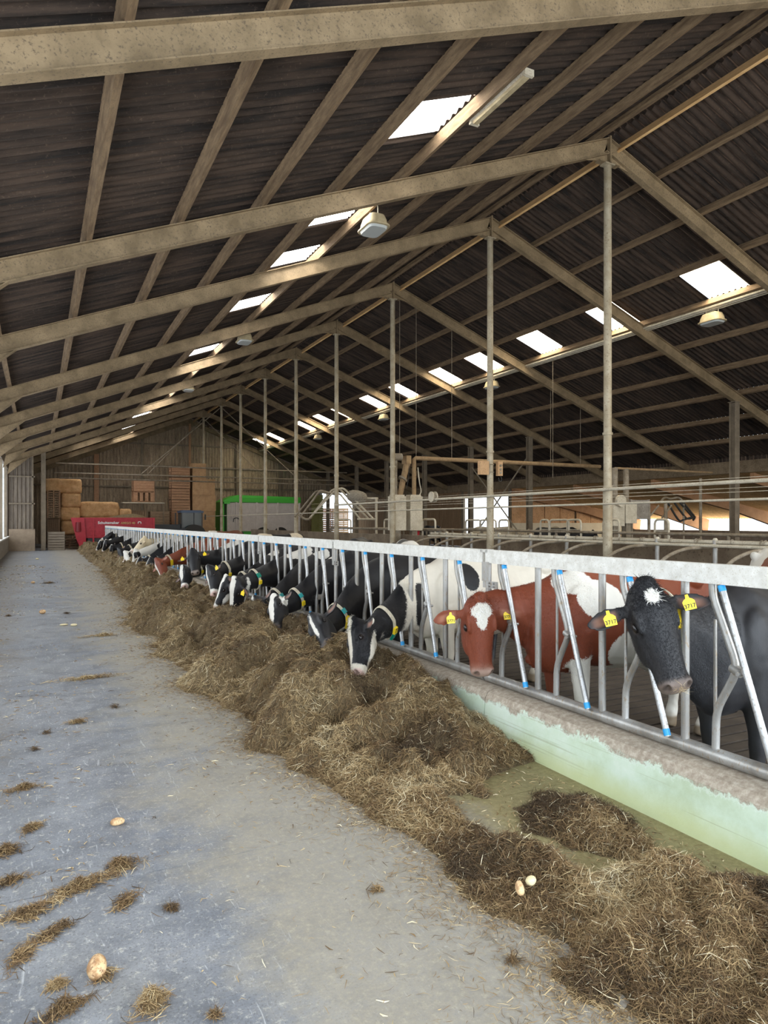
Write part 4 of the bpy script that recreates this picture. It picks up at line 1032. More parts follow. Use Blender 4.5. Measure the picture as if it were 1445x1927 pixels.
tubeobj('alley_rail', 'curved end brown rail running low behind the backs of the feeding cows', 'rail', fillet([(hx2, yat(622, hx2), .9), (hx2, yat(622, hx2), 1.35), (hx2, yat(840, hx2), 1.35), (hx2, yat(840, hx2), .9)], .2), .05)
# cattle gate with tilted bent tubes, left of centre
gx = 12.0; D0 = F*gx/(C_*(632-70.5)); gy = (D0-gx*S_)/C_
def q(px, py, dy=0): v = PD(px, py, D0); return (v.x, v.y+dy, v.z)
r = empty('bent_tube_gate', (0, 0, 0), 'rusty gate of bent tubes tilted up beside the rear doorway', 'gate')
for k, dy in enumerate((0, .5)):
    MB().tube(fillet([q(565-k*4, 973, dy), q(603, 922, dy), q(614, 926, dy), q(640, 930, dy)], .3), .042, 8).build('bent_tube', m_dirtytube, r, True)
    MB().tube(fillet([q(580+k*8, 978, dy), q(632, 921, dy), q(646, 918, dy), q(702, 976, dy)], .35), .042, 8).build('bent_tube', m_paletube, r, True)
MB().tube(fillet([q(562, 968), q(570, 975), q(578, 978), q(586, 974)], .1), .05, 8).build('bent_tube', m_dirtytube, r, True)
MB().tube([q(640, 930), q(677, 976)], .04, 8).build('stay', m_paletube, r, True); MB().tube([q(672, 977), q(707, 977)], .045, 8).build('foot_bar', m_paletube, r, True)
tubeobj('gate_post', 'pale upright tube carrying the right end of the bent tube gate', 'post', [q(708, 938), Vector(q(708, 938)).xy.to_3d()], .06, m_paletube)
tubeobj('gate_post', 'shorter tube post just left of the pale gate post', 'post', [q(677, 942, .6), Vector(q(677, 942, .6)).xy.to_3d()], .05, m_dirtytube)
# swinging cow brush
a, b_ = Vector(q(656, 931, .2)), Vector(q(694, 938, .2))
r = empty('cow_brush', a, 'grey oval cow brush hanging on a bar beside the bent tube gate', 'brush')
pth = [a.lerp(b_, t)-a for t in (0, .08, .25, .5, .75, .92, 1)]
MB().tube(pth, [.08, .2, .27, .29, .27, .2, .08], 16).build('bristles', M2('grey bristle', (.20, .17, .13), (.36, .32, .26), 20, .95), r, True); MB().tube([b_-a, Vector(q(711, 938, 0))-a], .05, 8).build('brush_arm', m_paletube, r)
# feed stations with auger
def station(label, X, Y, zt, zb, h, mat):
    r = empty('feed_station', (X, Y, 0), label, 'feed station')
    mb = MB().box((-.24, -.22, zb), (.24, .22, zt)).box((-.20, -.18, zt), (.20, .18, zt+.05)); mb.build('feed_hopper', mat, r)
    MB().box((-.1, -.1, -.03), (.1, .1, zb)).build('stand', m_dirtytube, r)
    return r
AY = 21.3; Dn = AY*C_
def xat(px): k = (px-70.5)*C_/F; return k*AY*C_/(1-k*S_)
def zat(px, py): return HC-(py-HY)*(AY*C_+xat(px)*S_)/F
r1 = station('pale grey concentrate feed station with a slanting drop pipe and motor', xat(747), AY, zat(747, 934), zat(747, 998), 0, m_paletube)
X0 = xat(747); pt = lambda px, py, dy=0: (xat(px)-X0, dy, zat(px, py))
MB().tube([pt(752, 934), pt(758, 905), pt(766, 872)], [.10, .10, .12], 12).build('drop_pipe', m_rusty, r1, True)
MB().tube([pt(757, 903), pt(759, 900)], .17, 12).build('pipe_clamp', m_dirtytube, r1, True)
MB().box(tuple(Vector(pt(761, 873, -.15))), tuple(Vector(pt(770, 858, .2)))).build('gear_box', m_rusty, r1)
MB().tube([pt(738, 860), pt(755, 860)], .13, 14).build('motor', m_dirtytube, r1, True)
MB().tube([pt(745, 865), pt(745, 936)], .05, 8).build('support_tube', m_dirtytube, r1, True)
MB().tube(smoothpath([pt(767, 875, -.1), pt(766, 900, -.1), pt(762, 920, -.1)], 4), .012, 5).build('hanging_cable', m_cableblack, r1)
r2 = station('second concentrate feed station with upright pipe right of the slanting one', xat(778), AY, zat(778, 934), zat(778, 998), 0, m_paletube)
tubeobj('feed_auger', 'rusty orange brown feed auger tube hanging across the right aisle', 'auger', [(xat(779), AY, zat(779, 934)+.04), (xat(779), AY, zat(779, 864)), (xat(782), AY, zat(780, 862)), (20.35, AY, zat(780, 862))], .075, m_rusty, n=12)
tubeobj('white_hose', 'thin white hose curling down beside the second feed station', 'hose', smoothpath([(xat(783), AY-.12, zat(783, 880)), (xat(786), AY-.12, zat(786, 908)), (xat(789), AY-.12, zat(789, 925)), (xat(784), AY-.12, zat(784, 935))], 5), .02, m_paletube)
for k, (px, zz) in enumerate(((752, 0), (783, 0), (850, 0), (1036, 0), (1092, 0))):
    X = xat(px); tubeobj('hanging_wire', 'thin wire hanging from the right roof slope to the auger height, %s from the left' % ORD[k], 'wire', [(X, AY, zat(780, 862)+.06), (X, AY, zr(X)+.1)], .009, m_dirtytube, 'wires hanging above the auger', 5)
tubeobj('suspension_wire', 'thin wire hanging from the roof near the second ridge post', 'wire', [(16.5, 19.6, 3.2), (16.5, 19.6, zr(16.5))], .008, m_dirtytube, n=5)
MB().box((xat(762)-.2, AY+.3, 0), (xat(798), AY+1.2, 1.15)).build('water_trough', m_conc); tag(bpy.data.objects['water_trough'], 'grey concrete block between the two feed stations', 'trough')
o = MB().box((-.2, -.05, -.28), (.2, .05, .02)).build('red_bucket', m_red); o.location = (xat(792), AY-.3, 1.5); 
mb = MB().tube([(-.02, 0, 0), (.02, 0, 0)], .0); bpy.data.objects.remove(o)
mb = MB().rings([[Vector((math.cos(a)*rd, math.sin(a)*rd, z)) for a in np.linspace(0, 2*PI, 14, endpoint=False)] for rd, z in ((.12, 0), (.17, .26), (.18, .27), (.16, .26), (.11, .03))])
o = mb.build('red_bucket', m_red, smooth=True); o.location = (xat(788)+.3, AY+.75, 1.15); tag(o, 'small red bucket standing on the concrete block beside the feed stations', 'bucket')
# second pair of stations on the right behind the first ridge post
AY = 16.5
r3 = station('grey feed station behind the first ridge post with a wheel on its front', xat(1155), AY, zat(1155, 952), zat(1155, 990), 0, m_paletube)
X0 = xat(1155)
MB().tube([pt(1157, 952), pt(1157, 880)], .09, 10).build('drop_pipe', m_dirtytube, r3, True); MB().tube([(-.0, -.34, zat(1155, 943)), (0, -.24, zat(1155, 943))], .19, 18).build('wheel', m_paletube, r3, True)
r4 = station('grey feed station with upright pipe left of the square panel', xat(1178), AY, zat(1178, 948), zat(1178, 985), 0, m_paletube)
X0 = xat(1178); MB().tube([pt(1178, 948), pt(1178, 882)], .09, 10).build('drop_pipe', m_dirtytube, r4, True)
tubeobj('feed_auger', 'thin brown feed tube running right from the feed stations behind the first ridge post', 'auger', [(xat(1157), AY, zat(1157, 881)), (xat(1340), AY, zat(1157, 881))], .035, m_rusty)
o = MB().box((-.40, -.03, 0), (.40, .03, .62)).box((-.42, -.04, -.02), (-.38, .04, .64)).box((.38, -.04, -.02), (.42, .04, .64)).build('grey_panel', m_conc); o.location = (xat(1203), AY, zat(1203, 977)); tag(o, 'square grey panel mounted between tubes right of the feed stations', 'panel')
for k, px in enumerate((1188, 1221, 1252, 1318)):
    tubeobj('tube_post', 'tall thin tube post right of the feed stations, %s from the left' % ORD[k], 'post', [(xat(px), AY, -.2), (xat(px), AY, zat(px, (949, 948, 948, 900)[k]))], .05, m_dirtytube, 'thin tube posts in the right aisle')
tubeobj('diagonal_stay', 'diagonal dark tube leaning right beside the square panel', 'stay', [(xat(1224), AY+.1, zat(1224, 975)), (xat(1244), AY+.1, zat(1244, 951))], .03)
tubeobj('diagonal_stay', 'diagonal dark tube leaning right between the two posts right of the panel', 'stay', [(xat(1250), AY+.1, zat(1250, 975)), (xat(1268), AY+.1, zat(1268, 951))], .03)
r = empty('dark_tube_rack', (0, 0, 0), 'dark bent tube frames hanging folded in front of the bright lean-to opening', 'tube frame')
for k, (a_, b_, c_, d_) in enumerate((((1268, 942), (1290, 978), (1300, 978), (1316, 973)), ((1283, 946), (1302, 972), (1310, 976), (1318, 974)), ((1292, 944), (1316, 972), (1320, 975), (1318, 979)), ((1298, 944), (1319, 970), (1321, 974), (1319, 978)))):
    w_ = lambda p: (xat(p[0]), AY+.3, zat(*p)); MB().tube(smoothpath([w_(a_), w_(b_), w_(c_), w_(d_)], 4), .035, 8).build('bent_tube', m_cableblack, r, True)
MB().tube([(xat(1268), AY+.3, -.03), (xat(1268), AY+.3, zat(1268, 942))], .03, 8).build('support_post', m_dirtytube, r, True)
MB().tube([(xat(1300), AY+.3, -.03), (xat(1300), AY+.3, zat(1300, 944))], .03, 8).build('support_post', m_dirtytube, r, True)
tubeobj('frame_tube', 'arched pale tube above the dark folded frames in the right aisle', 'tube', smoothpath([(xat(1256), AY+.3, zat(1256, 945)), (xat(1264), AY+.3, zat(1264, 936)), (xat(1275), AY+.3, zat(1275, 938)), (xat(1290), AY+.3, zat(1290, 936)), (xat(1300), AY+.3, zat(1300, 944))], 4), .035, m_dirtytube)
# control box on the second ridge post
AY = YF[4]-.16
r = empty('control_box', (XR-.22, AY, zat(905, 893)), 'brown control box strapped to the second ridge post', 'control box')
MB().box((-.22, -.02, 0), (.06, .10, .36)).build('box_body', m_ply, r)
for z in (.08, .28): MB().tube([(.22+math.cos(a)*.1, .16+math.sin(a)*.1, z) for a in np.linspace(0, 2*PI, 17)], .012, 5).build('strap_ring', m_dirtytube, r)
MB().box((.02, .04, .05), (.14, .12, .3)).build('mounting_plate', m_dirtytube, r)

r = empty('switch_box', (XR+.18, AY, zat(927, 895)), 'narrow brown switch box with round knobs right of the second ridge post', 'switch box')
MB().box((-.05, -.02, 0), (.10, .08, .38)).build('box_body', m_ply, r)
for z in (.08, .17, .27): MB().tube([(.03, -.04, z), (.03, -.02, z)], .035, 12).build('knob', m_dirtytube, r, True)
MB().tube(smoothpath([(.05, 0, 0), (.08, 0, -.12), (.0, 0, -.14), (-.02, 0, -.05)], 4), .01, 6).build('cable_loop', m_cableblack, r)
# cable reel on the long pipe
p = P(815, 935, XR-.14); MB()
r = empty('cable_reel', p, 'small round cable reel on the long pale pipe left of the doorway', 'reel')
MB().tube([(-.08, 0, 0), (-.05, 0, 0)], .16, 18).build('reel_side', m_paletube, r, True); MB().tube([(.05, 0, 0), (.08, 0, 0)], .16, 18).build('reel_side', m_paletube, r, True); MB().tube([(-.05, 0, 0), (.05, 0, 0)], .08, 14).build('reel_hub', m_dirtytube, r, True)
# ------------------------------------------------------------------ cows
def mat_coat():
    m, nt, no, li, b = newmat('cow coat')
    ca = N(nt, 'ShaderNodeAttribute', attribute_name='coat_a'); cb = N(nt, 'ShaderNodeAttribute', attribute_name='coat_b'); pa = N(nt, 'ShaderNodeAttribute', attribute_name='patch')
    v = coords(nt); n1 = noise(nt, v, 34, 5, .75, .6); n2 = noise(nt, coords(nt, (1, 1, 2.2)), 160, 3, .7, 1.0); n3 = noise(nt, v, 4, 4, .6)
    f = math_(nt, 'ADD', pa.outputs['Fac'], math_(nt, 'MULTIPLY_ADD', n1, .05, -.025))
    f = math_(nt, 'ADD', f, math_(nt, 'MULTIPLY_ADD', n2, .016, -.008))
    mask = ramp(nt, math_(nt, 'MULTIPLY_ADD', f, 40, .5), [(.35, 0.), (.65, 1.)])
    c = mix(nt, mask, ca.outputs['Color'], cb.outputs['Color'])
    c = mix(nt, ramp(nt, n2, [(.5, 0.), (.8, .30)]), c, mix(nt, .10, c, (.42, .37, .33)))
    c = mix(nt, ramp(nt, n3, [(.35, .30), (.6, 0.)]), c, mix(nt, .8, c, (.05, .04, .03), 'MULTIPLY')) if False else mix(nt, ramp(nt, n3, [(.3, .12), (.6, 0.)]), c, (.06, .045, .035))
    li.new(c, b.inputs['Base Color']); b.inputs['Roughness'].default_value = .50; b.inputs['Specular IOR Level'].default_value = .38
    b.inputs['Sheen Weight'].default_value = .03; b.inputs['Sheen Roughness'].default_value = .4
    bump(nt, math_(nt, 'ADD', n2, math_(nt, 'MULTIPLY', n1, .5)), b, .35, .004); return m
m_coat = mat_coat(); m_hair, _nt, _no, _li, _b = newmat('cow hair'); _at = N(_nt, 'ShaderNodeAttribute', attribute_name='hair'); _li.new(_at.outputs['Color'], _b.inputs['Base Color']); _b.inputs['Roughness'].default_value = .55; _b.inputs['Specular IOR Level'].default_value = .3
m_eye = flat('cow eye', (.012, .009, .008), .06); m_tail = M2('tail switch', (.03, .025, .022), (.10, .085, .07), 20)
BLACK = (.0085, .0088, .011); RED = (.20, .044, .017); WHITE = (.78, .745, .67); CREAM = (.72, .60, .40); PINK = (.55, .33, .27); BROWNB = (.07, .04, .025)
HEAD = [(-.02, .035, -.020, -.085), (.0, .072, .012, -.12), (.04, .096, .028, -.16), (.10, .112, .034, -.195), (.155, .124, .032, -.222), (.20, .126, .024, -.236), (.25, .117, .014, -.228), (.32, .103, .004, -.200), (.39, .090, -.004, -.172), (.445, .082, -.010, -.155), (.485, .084, -.014, -.148), (.515, .086, -.022, -.142), (.538, .072, -.038, -.128), (.552, .042, -.060, -.105)]
def ell(c, r, R=None, n=14, m=9):
    rr = []
    for i in range(1, m):
        t = PI*i/m; g = []
        for k in range(n):
            a = 2*PI*k/n; p = Vector((math.cos(t)*r[0], math.sin(t)*math.cos(a)*r[1], math.sin(t)*math.sin(a)*r[2]))
            g.append((R @ p if R else p)+Vector(c))
        rr.append(g)
    return rr
def field(pc, base, blobs, seed, jag):
    f = np.full(len(pc['b']), .12 if base > 0 else -.12)
    for sp, sg, c, r in blobs:
        p = pc[sp]; r = np.array(r, float); k = (1-np.linalg.norm((p-np.array(c))/r, axis=1))*r.min()*1.3
        f = np.maximum(f, k) if sg > 0 else np.minimum(f, -k)
    return np.clip(f, -.12, .12)+(noise3(pc['b']*7, seed, 4)-.5)*jag
def cow(label, poll=None, muz=None, Xm=2.5, Ys=5, Sx=3.64, Sz=1.10, yaw=0, hint=(-1, 0, .4), vox=.016, col=BLACK, colb=WHITE, base=-1, blobs=(), jag=.10, seed=1,
        collar=None, plates=None, tags=None, nose=None, rnd=None, lying=False, world=None, L=.54, eyes=True, neck_t=.22, size=1.0, plate_side=None, group=None, tailon=True, zoff=-.03):
    if world: O, Mz = Vector(world[0]), Vector(world[1])
    else:
        Mz = P(*muz, Xm); best = None
        for k in range(140):
            Xp = Xm-.12+k*.01; q_ = P(*poll, Xp); e = abs((q_-Mz).length-L)+(.15 if Xp < Xm else 0)
            if best is None or e < best[0]: best = (e, q_)
        O = best[1]
    a = (Mz-O).normalized(); h = Vector(hint); n = (h-a*h.dot(a)).normalized(); w_ = a.cross(n); sc = max(.9, min(1.12, (Mz-O).length/L))*size
    Hm = Matrix((a, w_, n)).transposed()
    H = lambda p: O+Hm @ (Vector(p)*sc)
    mb = MB()
    rr = []
    for s, hw, zt, zb in HEAD:
        g = []; cz, hz = (zt+zb)/2, (zt-zb)/2
        for k in range(20):
            t = 2*PI*k/20; cx, sx = math.cos(t), math.sin(t)
            e = .80; x = abs(cx)**e*(1 if cx > 0 else -1); z = abs(sx)**e*(1 if sx > 0 else -1)
            taper = 1-.38*max(0, -z)**1.2*(1 if s < .42 else .4)-.12*max(0, z)
            g.append(H((s, x*hw*taper, cz+z*hz)))
        rr.append(g)
    mb.rings(rr)
    for sg in (-1, 1):
        mb.rings(ell(H((.175, sg*.098, -.008)), (.075*sc, .015*sc, .026*sc), Hm))            # brow
        mb.rings(ell(H((.27, sg*.070, -.130)), (.14*sc, .040*sc, .070*sc), Hm))              # cheek
        mb.rings(ell(H((.508, sg*.050, -.044)), (.036*sc, .033*sc, .032*sc), Hm))             # nostril pad
        e0 = Vector((.095, sg*.080, -.060)); tipd = Vector((.050, sg*.255, -.010)) ; er = []   # ear
        for t, we, th in ((0, .024, .020), (.15, .028, .017), (.32, .042, .014), (.5, .056, .012), (.68, .056, .011), (.84, .042, .010), (.95, .022, .009), (1.0, .006, .005)):
            c = e0+tipd*t+Vector((0, 0, -.03*math.sin(t*PI))); g = []
            for k in range(14):
                u = 2*PI*k/14; x = math.cos(u)*we; z = math.sin(u)*th+(math.cos(u)**2)*we*.42-we*.2
                g.append(H(c+Vector((x, -sg*x*.1, z))))
            er.append(g)
        mb.rings(er)
    mb.rings(ell(H((.0, 0, .005)), (.045*sc, .062*sc, .035*sc), Hm))                          # poll tuft
    # trunk
    bd = Vector((math.cos(yaw), math.sin(yaw), 0)); ld = Vector((-bd.y, bd.x, 0)); S = Vector((Sx, Ys, Sz)); drop = 0.58 if lying else 0; DZ = .15 if Sx < 10.5 else 0
    G = lambda s, l, z: Vector((Sx, Ys, 0))+bd*s+ld*l+Vector((0, 0, z-DZ-drop+(Sz-1.10 if s < .3 else (Sz-1.10)*.4)))
    TR = [(-.20, .06, 1.02, .80), (-.15, .12, 1.16, .68), (-.05, .17, 1.28, .60), (.05, .21, 1.36, .60), (.18, .255, 1.425, .655), (.42, .31, 1.415, .62), (.75, .36, 1.385, .585), (1.1, .355, 1.385, .62), (1.36, .29, 1.425, .74), (1.56, .245, 1.42, .86), (1.70, .17, 1.37, .95), (1.78, .08, 1.28, 1.05)]
    rr = []
    for s, hw, zt, zb in TR:
        g = []
        for k in range(26):
            t = 2*PI*k/26; cx, sx = math.cos(t), math.sin(t); x = abs(cx)**.85*(1 if cx > 0 else -1); z = abs(sx)**.9*(1 if sx > 0 else -1)
            tp = 1-.42*max(0, z)**2*(1 if s > .2 else .6)
            g.append(G(s, x*hw*tp, (zt+zb)/2+z*(zt-zb)/2))
        rr.append(g)
    mb.rings(rr)
    Rb = Matrix((bd, ld, Vector((0, 0, 1)))).transposed()
    for sg in (-1, 1):
        mb.rings(ell(G(1.36, sg*.235, 1.30), (.10, .06, .07), Rb)); mb.rings(ell(G(1.42, sg*.16, .98), (.24, .14, .30), Rb)); mb.rings(ell(G(.16, sg*.165, 1.02), (.16, .10, .28), Rb))
        if not lying:
            fl = [(.17, .155, .95, .12), (.16, .165, .72, .088), (.18, .165, .50, .062), (.185, .165, .42, .060), (.18, .165, .34, .045), (.175, .165, .16, .038), (.165, .165, .105, .048), (.15, .165, .06, .050), (.135, .165, zoff, .060)]
            mb.tube([G(s, sg*l, z) for s, l, z, r in fl], [q[3] for q in fl], 12)
            hl = [(1.45, .165, 1.02, .17), (1.38, .175, .80, .14), (1.46, .175, .64, .088), (1.60, .17, .53, .062), (1.62, .17, .47, .057), (1.585, .17, .36, .045), (1.56, .17, .17, .040), (1.55, .17, .11, .050), (1.53, .17, .06, .052), (1.50, .17, zoff, .062)]
            mb.tube([G(s, sg*l, z) for s, l, z, r in hl], [q[3] for q in hl], 12)
        else:
            mb.tube([G(.15, sg*.2, .80), G(-.15, sg*.26, .66), G(.15, sg*.28, .64)], [.10, .075, .06], 10); mb.tube([G(1.35, sg*.3, .85), G(.95, sg*.42, .70), G(1.2, sg*.5, .63)], [.17, .1, .05], 10)
    mb.rings(ell(G(1.18, 0, .66), (.24, .19, .16), Rb))
    # neck
    N0 = H((.10, 0, -.125)); N3 = G(.10, 0, 1.10); dist = (N3-N0).length; n_in = (N3-N0).normalized()
    out = (-n*.75-a*.45).normalized(); N1 = N0+(out*.55+n_in*.6).normalized()*dist*.30; N2 = N3-(bd*.75+Vector((0, 0, .12))).normalized()*dist*.30
    bz = lambda t: N0*(1-t)**3+N1*3*t*(1-t)**2+N2*3*t*t*(1-t)+N3*t**3
    bt = lambda t: (bz(min(1, t+.02))-bz(max(0, t-.02))).normalized()
    def nframe(t):
        T = bt(t); up = Vector((0, 0, 1))-n*.0+(-bd)*.25; up = (up-T*up.dot(T)).normalized(); return bz(t), T, up, T.cross(up)
    prof_h = lambda t: np.interp(t, [0, .15, .35, .6, .85, 1], [.095, .120, .150, .195, .25, .28])*(.6+.4*sc)
    prof_w = lambda t: np.interp(t, [0, .15, .35, .6, .85, 1], [.088, .098, .108, .135, .175, .19])*(.6+.4*sc)
    rr = []
    for i in range(15):
        t = i/14; c, T, up, sd = nframe(t); hh, ww = prof_h(t), prof_w(t)
        rr.append([c+up*math.sin(u)*hh*(1 if math.sin(u) > 0 else 1.15+.70*sstep(.30, .9, t))+sd*math.cos(u)*ww*(1-.25*max(0, math.sin(u))-.15*max(0, -math.sin(u))) for u in np.linspace(0, 2*PI, 20, endpoint=False)])
    mb.rings(rr)
    # union into one skin
    me = mb.mesh('tmp'); ob = bpy.data.objects.new('tmp', me); COL.objects.link(ob)
    rm = ob.modifiers.new('r', 'REMESH'); rm.mode = 'VOXEL'; rm.voxel_size = vox; rm.adaptivity = 0
    dg = bpy.context.evaluated_depsgraph_get(); dg.update(); em = bpy.data.meshes.new_from_object(ob.evaluated_get(dg)); bpy.data.objects.remove(ob); bpy.data.meshes.remove(me)
    nv = len(em.vertices); co = np.zeros(nv*3, np.float32); em.vertices.foreach_get('co', co); co = co.reshape(-1, 3).astype(float)
    ne = len(em.edges); ed = np.zeros(ne*2, np.int32); em.edges.foreach_get('vertices', ed); ed = ed.reshape(-1, 2)
    deg = np.bincount(ed.ravel(), minlength=nv)[:, None]
    Ha = np.array(Hm); Oa = np.array(O)
    def smooth(co, w, it):
        for _ in range(it):
            s = np.zeros_like(co)
            for k in range(3): s[:, k] = np.bincount(ed[:, 0], co[ed[:, 1], k], nv)+np.bincount(ed[:, 1], co[ed[:, 0], k], nv)
            co = co+(s/deg-co)*w
        return co
    hp = (co-Oa) @ Ha/sc
    hd = np.maximum(sstep(.02, .10, hp[:, 0])*sstep(-.30, -.22, hp[:, 2]), sstep(.10, .14, np.abs(hp[:, 1]))*(hp[:, 0] > -.08)*(hp[:, 0] < .3)*(np.abs(hp[:, 2]) < .12))
    inhead = (hp[:, 0] < .6) & (np.abs(hp[:, 1]) < .42) & (hp[:, 0] > -.1)
    wgt = np.where(inhead, .6*(1-hd*.35), .6)[:, None]
    co = smooth(co, wgt, int(3+.07/vox))
    hp = (co-Oa) @ Ha/sc
    # muscle and skin relief on the trunk and neck
    dn = np.zeros(nv*3, np.float32); em.vertices.foreach_set('co', co.astype(np.float32).ravel()); em.update(); em.vertices.foreach_get('normal', dn); dn = dn.reshape(-1, 3)
    q0 = np.stack([(co-np.array([Sx, Ys, 0])) @ np.array(bd), (co-np.array([Sx, Ys, 0])) @ np.array(ld), co[:, 2]+DZ+drop], 1)
    relief = (noise3(q0*np.array([4.5, 4.5, 2.6]), seed, 3)-.5)*.05
    ribs = np.sin(q0[:, 0]*2*PI/.085)*.0035*sstep(.35, .5, q0[:, 0])*sstep(1.15, 1.0, q0[:, 0])*sstep(.75, .85, q0[:, 2])*sstep(1.3, 1.15, q0[:, 2])
    nk = sstep(-.12, -.2, q0[:, 0])*(np.linalg.norm(hp-np.array([.2, 0, -.1]), axis=1) > .36)
    fold = np.sin(q0[:, 0]*2*PI/.06+q0[:, 2]*22+noise3(q0*5, 3, 2)*22)*.0022*nk*sstep(.45, .6, noise3(q0*3.3, 8, 2))
    co = co+dn*(relief*np.where(np.linalg.norm(hp-np.array([.25, 0, -.1]), axis=1) < .36, .12, 1)+ribs+fold)[:, None]
    hp = (co-Oa) @ Ha/sc
    if vox < .0125:
        nost = {}
        for sg in (-1, 1):
            cd_ = np.where((hp[:, 0] > .48) & (hp[:, 0] < .6) & (hp[:, 1]*sg > .025) & (hp[:, 1]*sg < .08), hp[:, 0]*.7+hp[:, 1]*sg*.35+hp[:, 2]*.55, -9); nost[sg] = hp[cd_.argmax()].copy()
            d = hp-nost[sg]; r = np.sqrt((d[:, 0]/1.1)**2+(d[:, 1]/.75)**2+(d[:, 2]/1.25)**2); k = np.exp(-(r/.019)**2)*.028
            hp += k[:, None]*np.array([-.8, -sg*.45, -.2])
            d = hp-np.array([.205, sg*.118, -.050]); r = np.linalg.norm(d, axis=1); k = np.exp(-(r/.026)**2)*.012; hp[:, 1] -= sg*k
            # upper lid and tear line folds
            d = hp-np.array([.188, sg*.120, -.030]); r = np.sqrt((d[:, 0]/1.8)**2+d[:, 1]**2+d[:, 2]**2); hp[:, 1] += sg*np.exp(-(r/.013)**2)*.005; d = hp-np.array([.226, sg*.112, -.060]); r = np.sqrt((d[:, 0]/1.3)**2+d[:, 1]**2+d[:, 2]**2); hp[:, 1] += sg*np.exp(-(r/.012)**2)*.005
            d = hp-np.array([.265, sg*.08, -.085]); r = np.sqrt((d[:, 0]/3)**2+(d[:, 2]/.9)**2); hp[:, 1] -= sg*np.exp(-(r/.011)**2)*.004*(np.abs(hp[:, 1]) > .04)
            d = hp-np.array([.36, sg*.066, -.045]); r = np.sqrt((d[:, 0]/5)**2+(d[:, 2]/1)**2); hp[:, 1] -= sg*np.exp(-(r/.018)**2)*.005*(np.sign(hp[:, 1]) == sg)
        mg = np.exp(-((hp[:, 2]+.112)/.006)**2)*sstep(.42, .46, hp[:, 0])*(hp[:, 0] < .56)
        hp[:, 1] *= 1-.10*mg; hp[:, 0] -= .006*mg*(hp[:, 0] > .50)
        inh = (hp[:, 0] > .1) & (hp[:, 0] < .6) & (np.abs(hp[:, 1]) < .2) & (hp[:, 2] > -.3)
        hp[:, 2] += np.where(inh, (noise3(hp*26, 5, 3)-.5)*.004, 0)
        inh = (np.abs(hp[:, 0]) < .6) & (np.abs(hp[:, 1]) < .45) & (np.abs(hp[:, 2]) < .35)
        co = np.where(inh[:, None], Oa+(hp*sc) @ Ha.T, co)
    co[:, 2] = np.maximum(co[:, 2], -.03-DZ)
    em.vertices.foreach_set('co', co.astype(np.float32).ravel()); em.update()
    nor = np.zeros(nv*3, np.float32); em.vertices.foreach_get('normal', nor); nor = nor.reshape(-1, 3); nn = nor @ np.array(n)
    bp = co-np.array([Sx, Ys, 0]); bp = np.stack([bp @ np.array(bd), bp @ np.array(ld), bp[:, 2]+drop+DZ], 1)
    hp = (co-Oa) @ Ha/sc
    f = field({'h': hp, 'b': bp}, base, list(blobs), seed, jag)
    if rnd is not None:
        q_ = (noise3(bp*np.array([1.7, 1.2, 1.7])+seed*3.7, seed, 3)-rnd)*1.2
        far = (hp[:, 0] < -.1) | (np.linalg.norm(hp, axis=1) > .6); f = np.where(far, np.clip(q_, -.12, .12), f)
    ca = np.tile(np.array([*col, 1.]), (nv, 1)); cb = np.tile(np.array([*colb, 1.]), (nv, 1))
    def blend(arr, k, c): arr[:, :3] = arr[:, :3]*(1-k[:, None])+np.array(c)*k[:, None]
    hk = (np.abs(hp[:, 1]) < .2) & (hp[:, 2] < .1) & (hp[:, 2] > -.3)
    mk = sstep(.475, .515, hp[:, 0]+np.minimum(hp[:, 2]+.06, 0)*.5)*hk
    blend(ca, mk, nose or ((.10, .085, .08) if col == BLACK else (.46, .34, .28))); blend(cb, mk, nose or (.72, .50, .43))
    if col == RED: blend(ca, sstep(.44, .49, hp[:, 0])*hk*.45, (.30, .16, .11))
    for sg in (-1, 1):
        d = hp-(nost[sg] if vox < .0125 else np.array([.54, sg*.050, -.046])); k = np.exp(-(np.linalg.norm(d/np.array([1.4, 1, 1.2]), axis=1)/.022)**4); blend(ca, k, (.02, .012, .01)); blend(cb, k, (.10, .05, .04))
    er = sstep(.15, .19, np.abs(hp[:, 1]))*(np.abs(hp[:, 0]-.12) < .085)*(np.abs(hp[:, 2]+.05) < .11)*(np.abs(hp[:, 1]) < .36)
    f = np.where(er > .1, -.1, f) if base < 0 else f
    rim = sstep(.034, .010, np.abs(hp[:, 0]-.098-(np.abs(hp[:, 1])-.08)*.19))*sstep(.32, .25, np.abs(hp[:, 1]))
    blend(ca, er*sstep(.15, .6, nn)*rim*.85, (.30, .15, .10) if col == BLACK else (.42, .19, .12)); blend(cb, er*sstep(.15, .6, nn)*rim*.8, (.60, .36, .27))
    for sg in (-1, 1):
        d = (hp-np.array([.205, sg*.118, -.052]))/np.array([1.35, 1.6, 1.]); k = np.exp(-(np.linalg.norm(d, axis=1)/.024)**4); blend(ca, k*.7, (.03, .016, .012)); blend(cb, k*.75, (.16, .09, .07))
    hoof = sstep(.08, .05, bp[:, 2]) if not lying else np.zeros(nv); blend(ca, hoof, (.05, .04, .03)); blend(cb, hoof, (.16, .12, .08))
    dirt = sstep(.55, .1, bp[:, 2])*.5*sstep(.45, .6, noise3(bp*6, 77, 3)) if not lying else np.zeros(nv); blend(ca, dirt, (.06, .045, .03)); blend(cb, dirt, (.30, .22, .13))
    for nm, arr in (('coat_a', ca), ('coat_b', cb)):
        at = em.attributes.new(nm, 'FLOAT_COLOR', 'POINT'); at.data.foreach_set('color', arr.astype(np.float32).ravel())
    at = em.attributes.new('patch', 'FLOAT', 'POINT'); at.data.foreach_set('value', f.astype(np.float32))
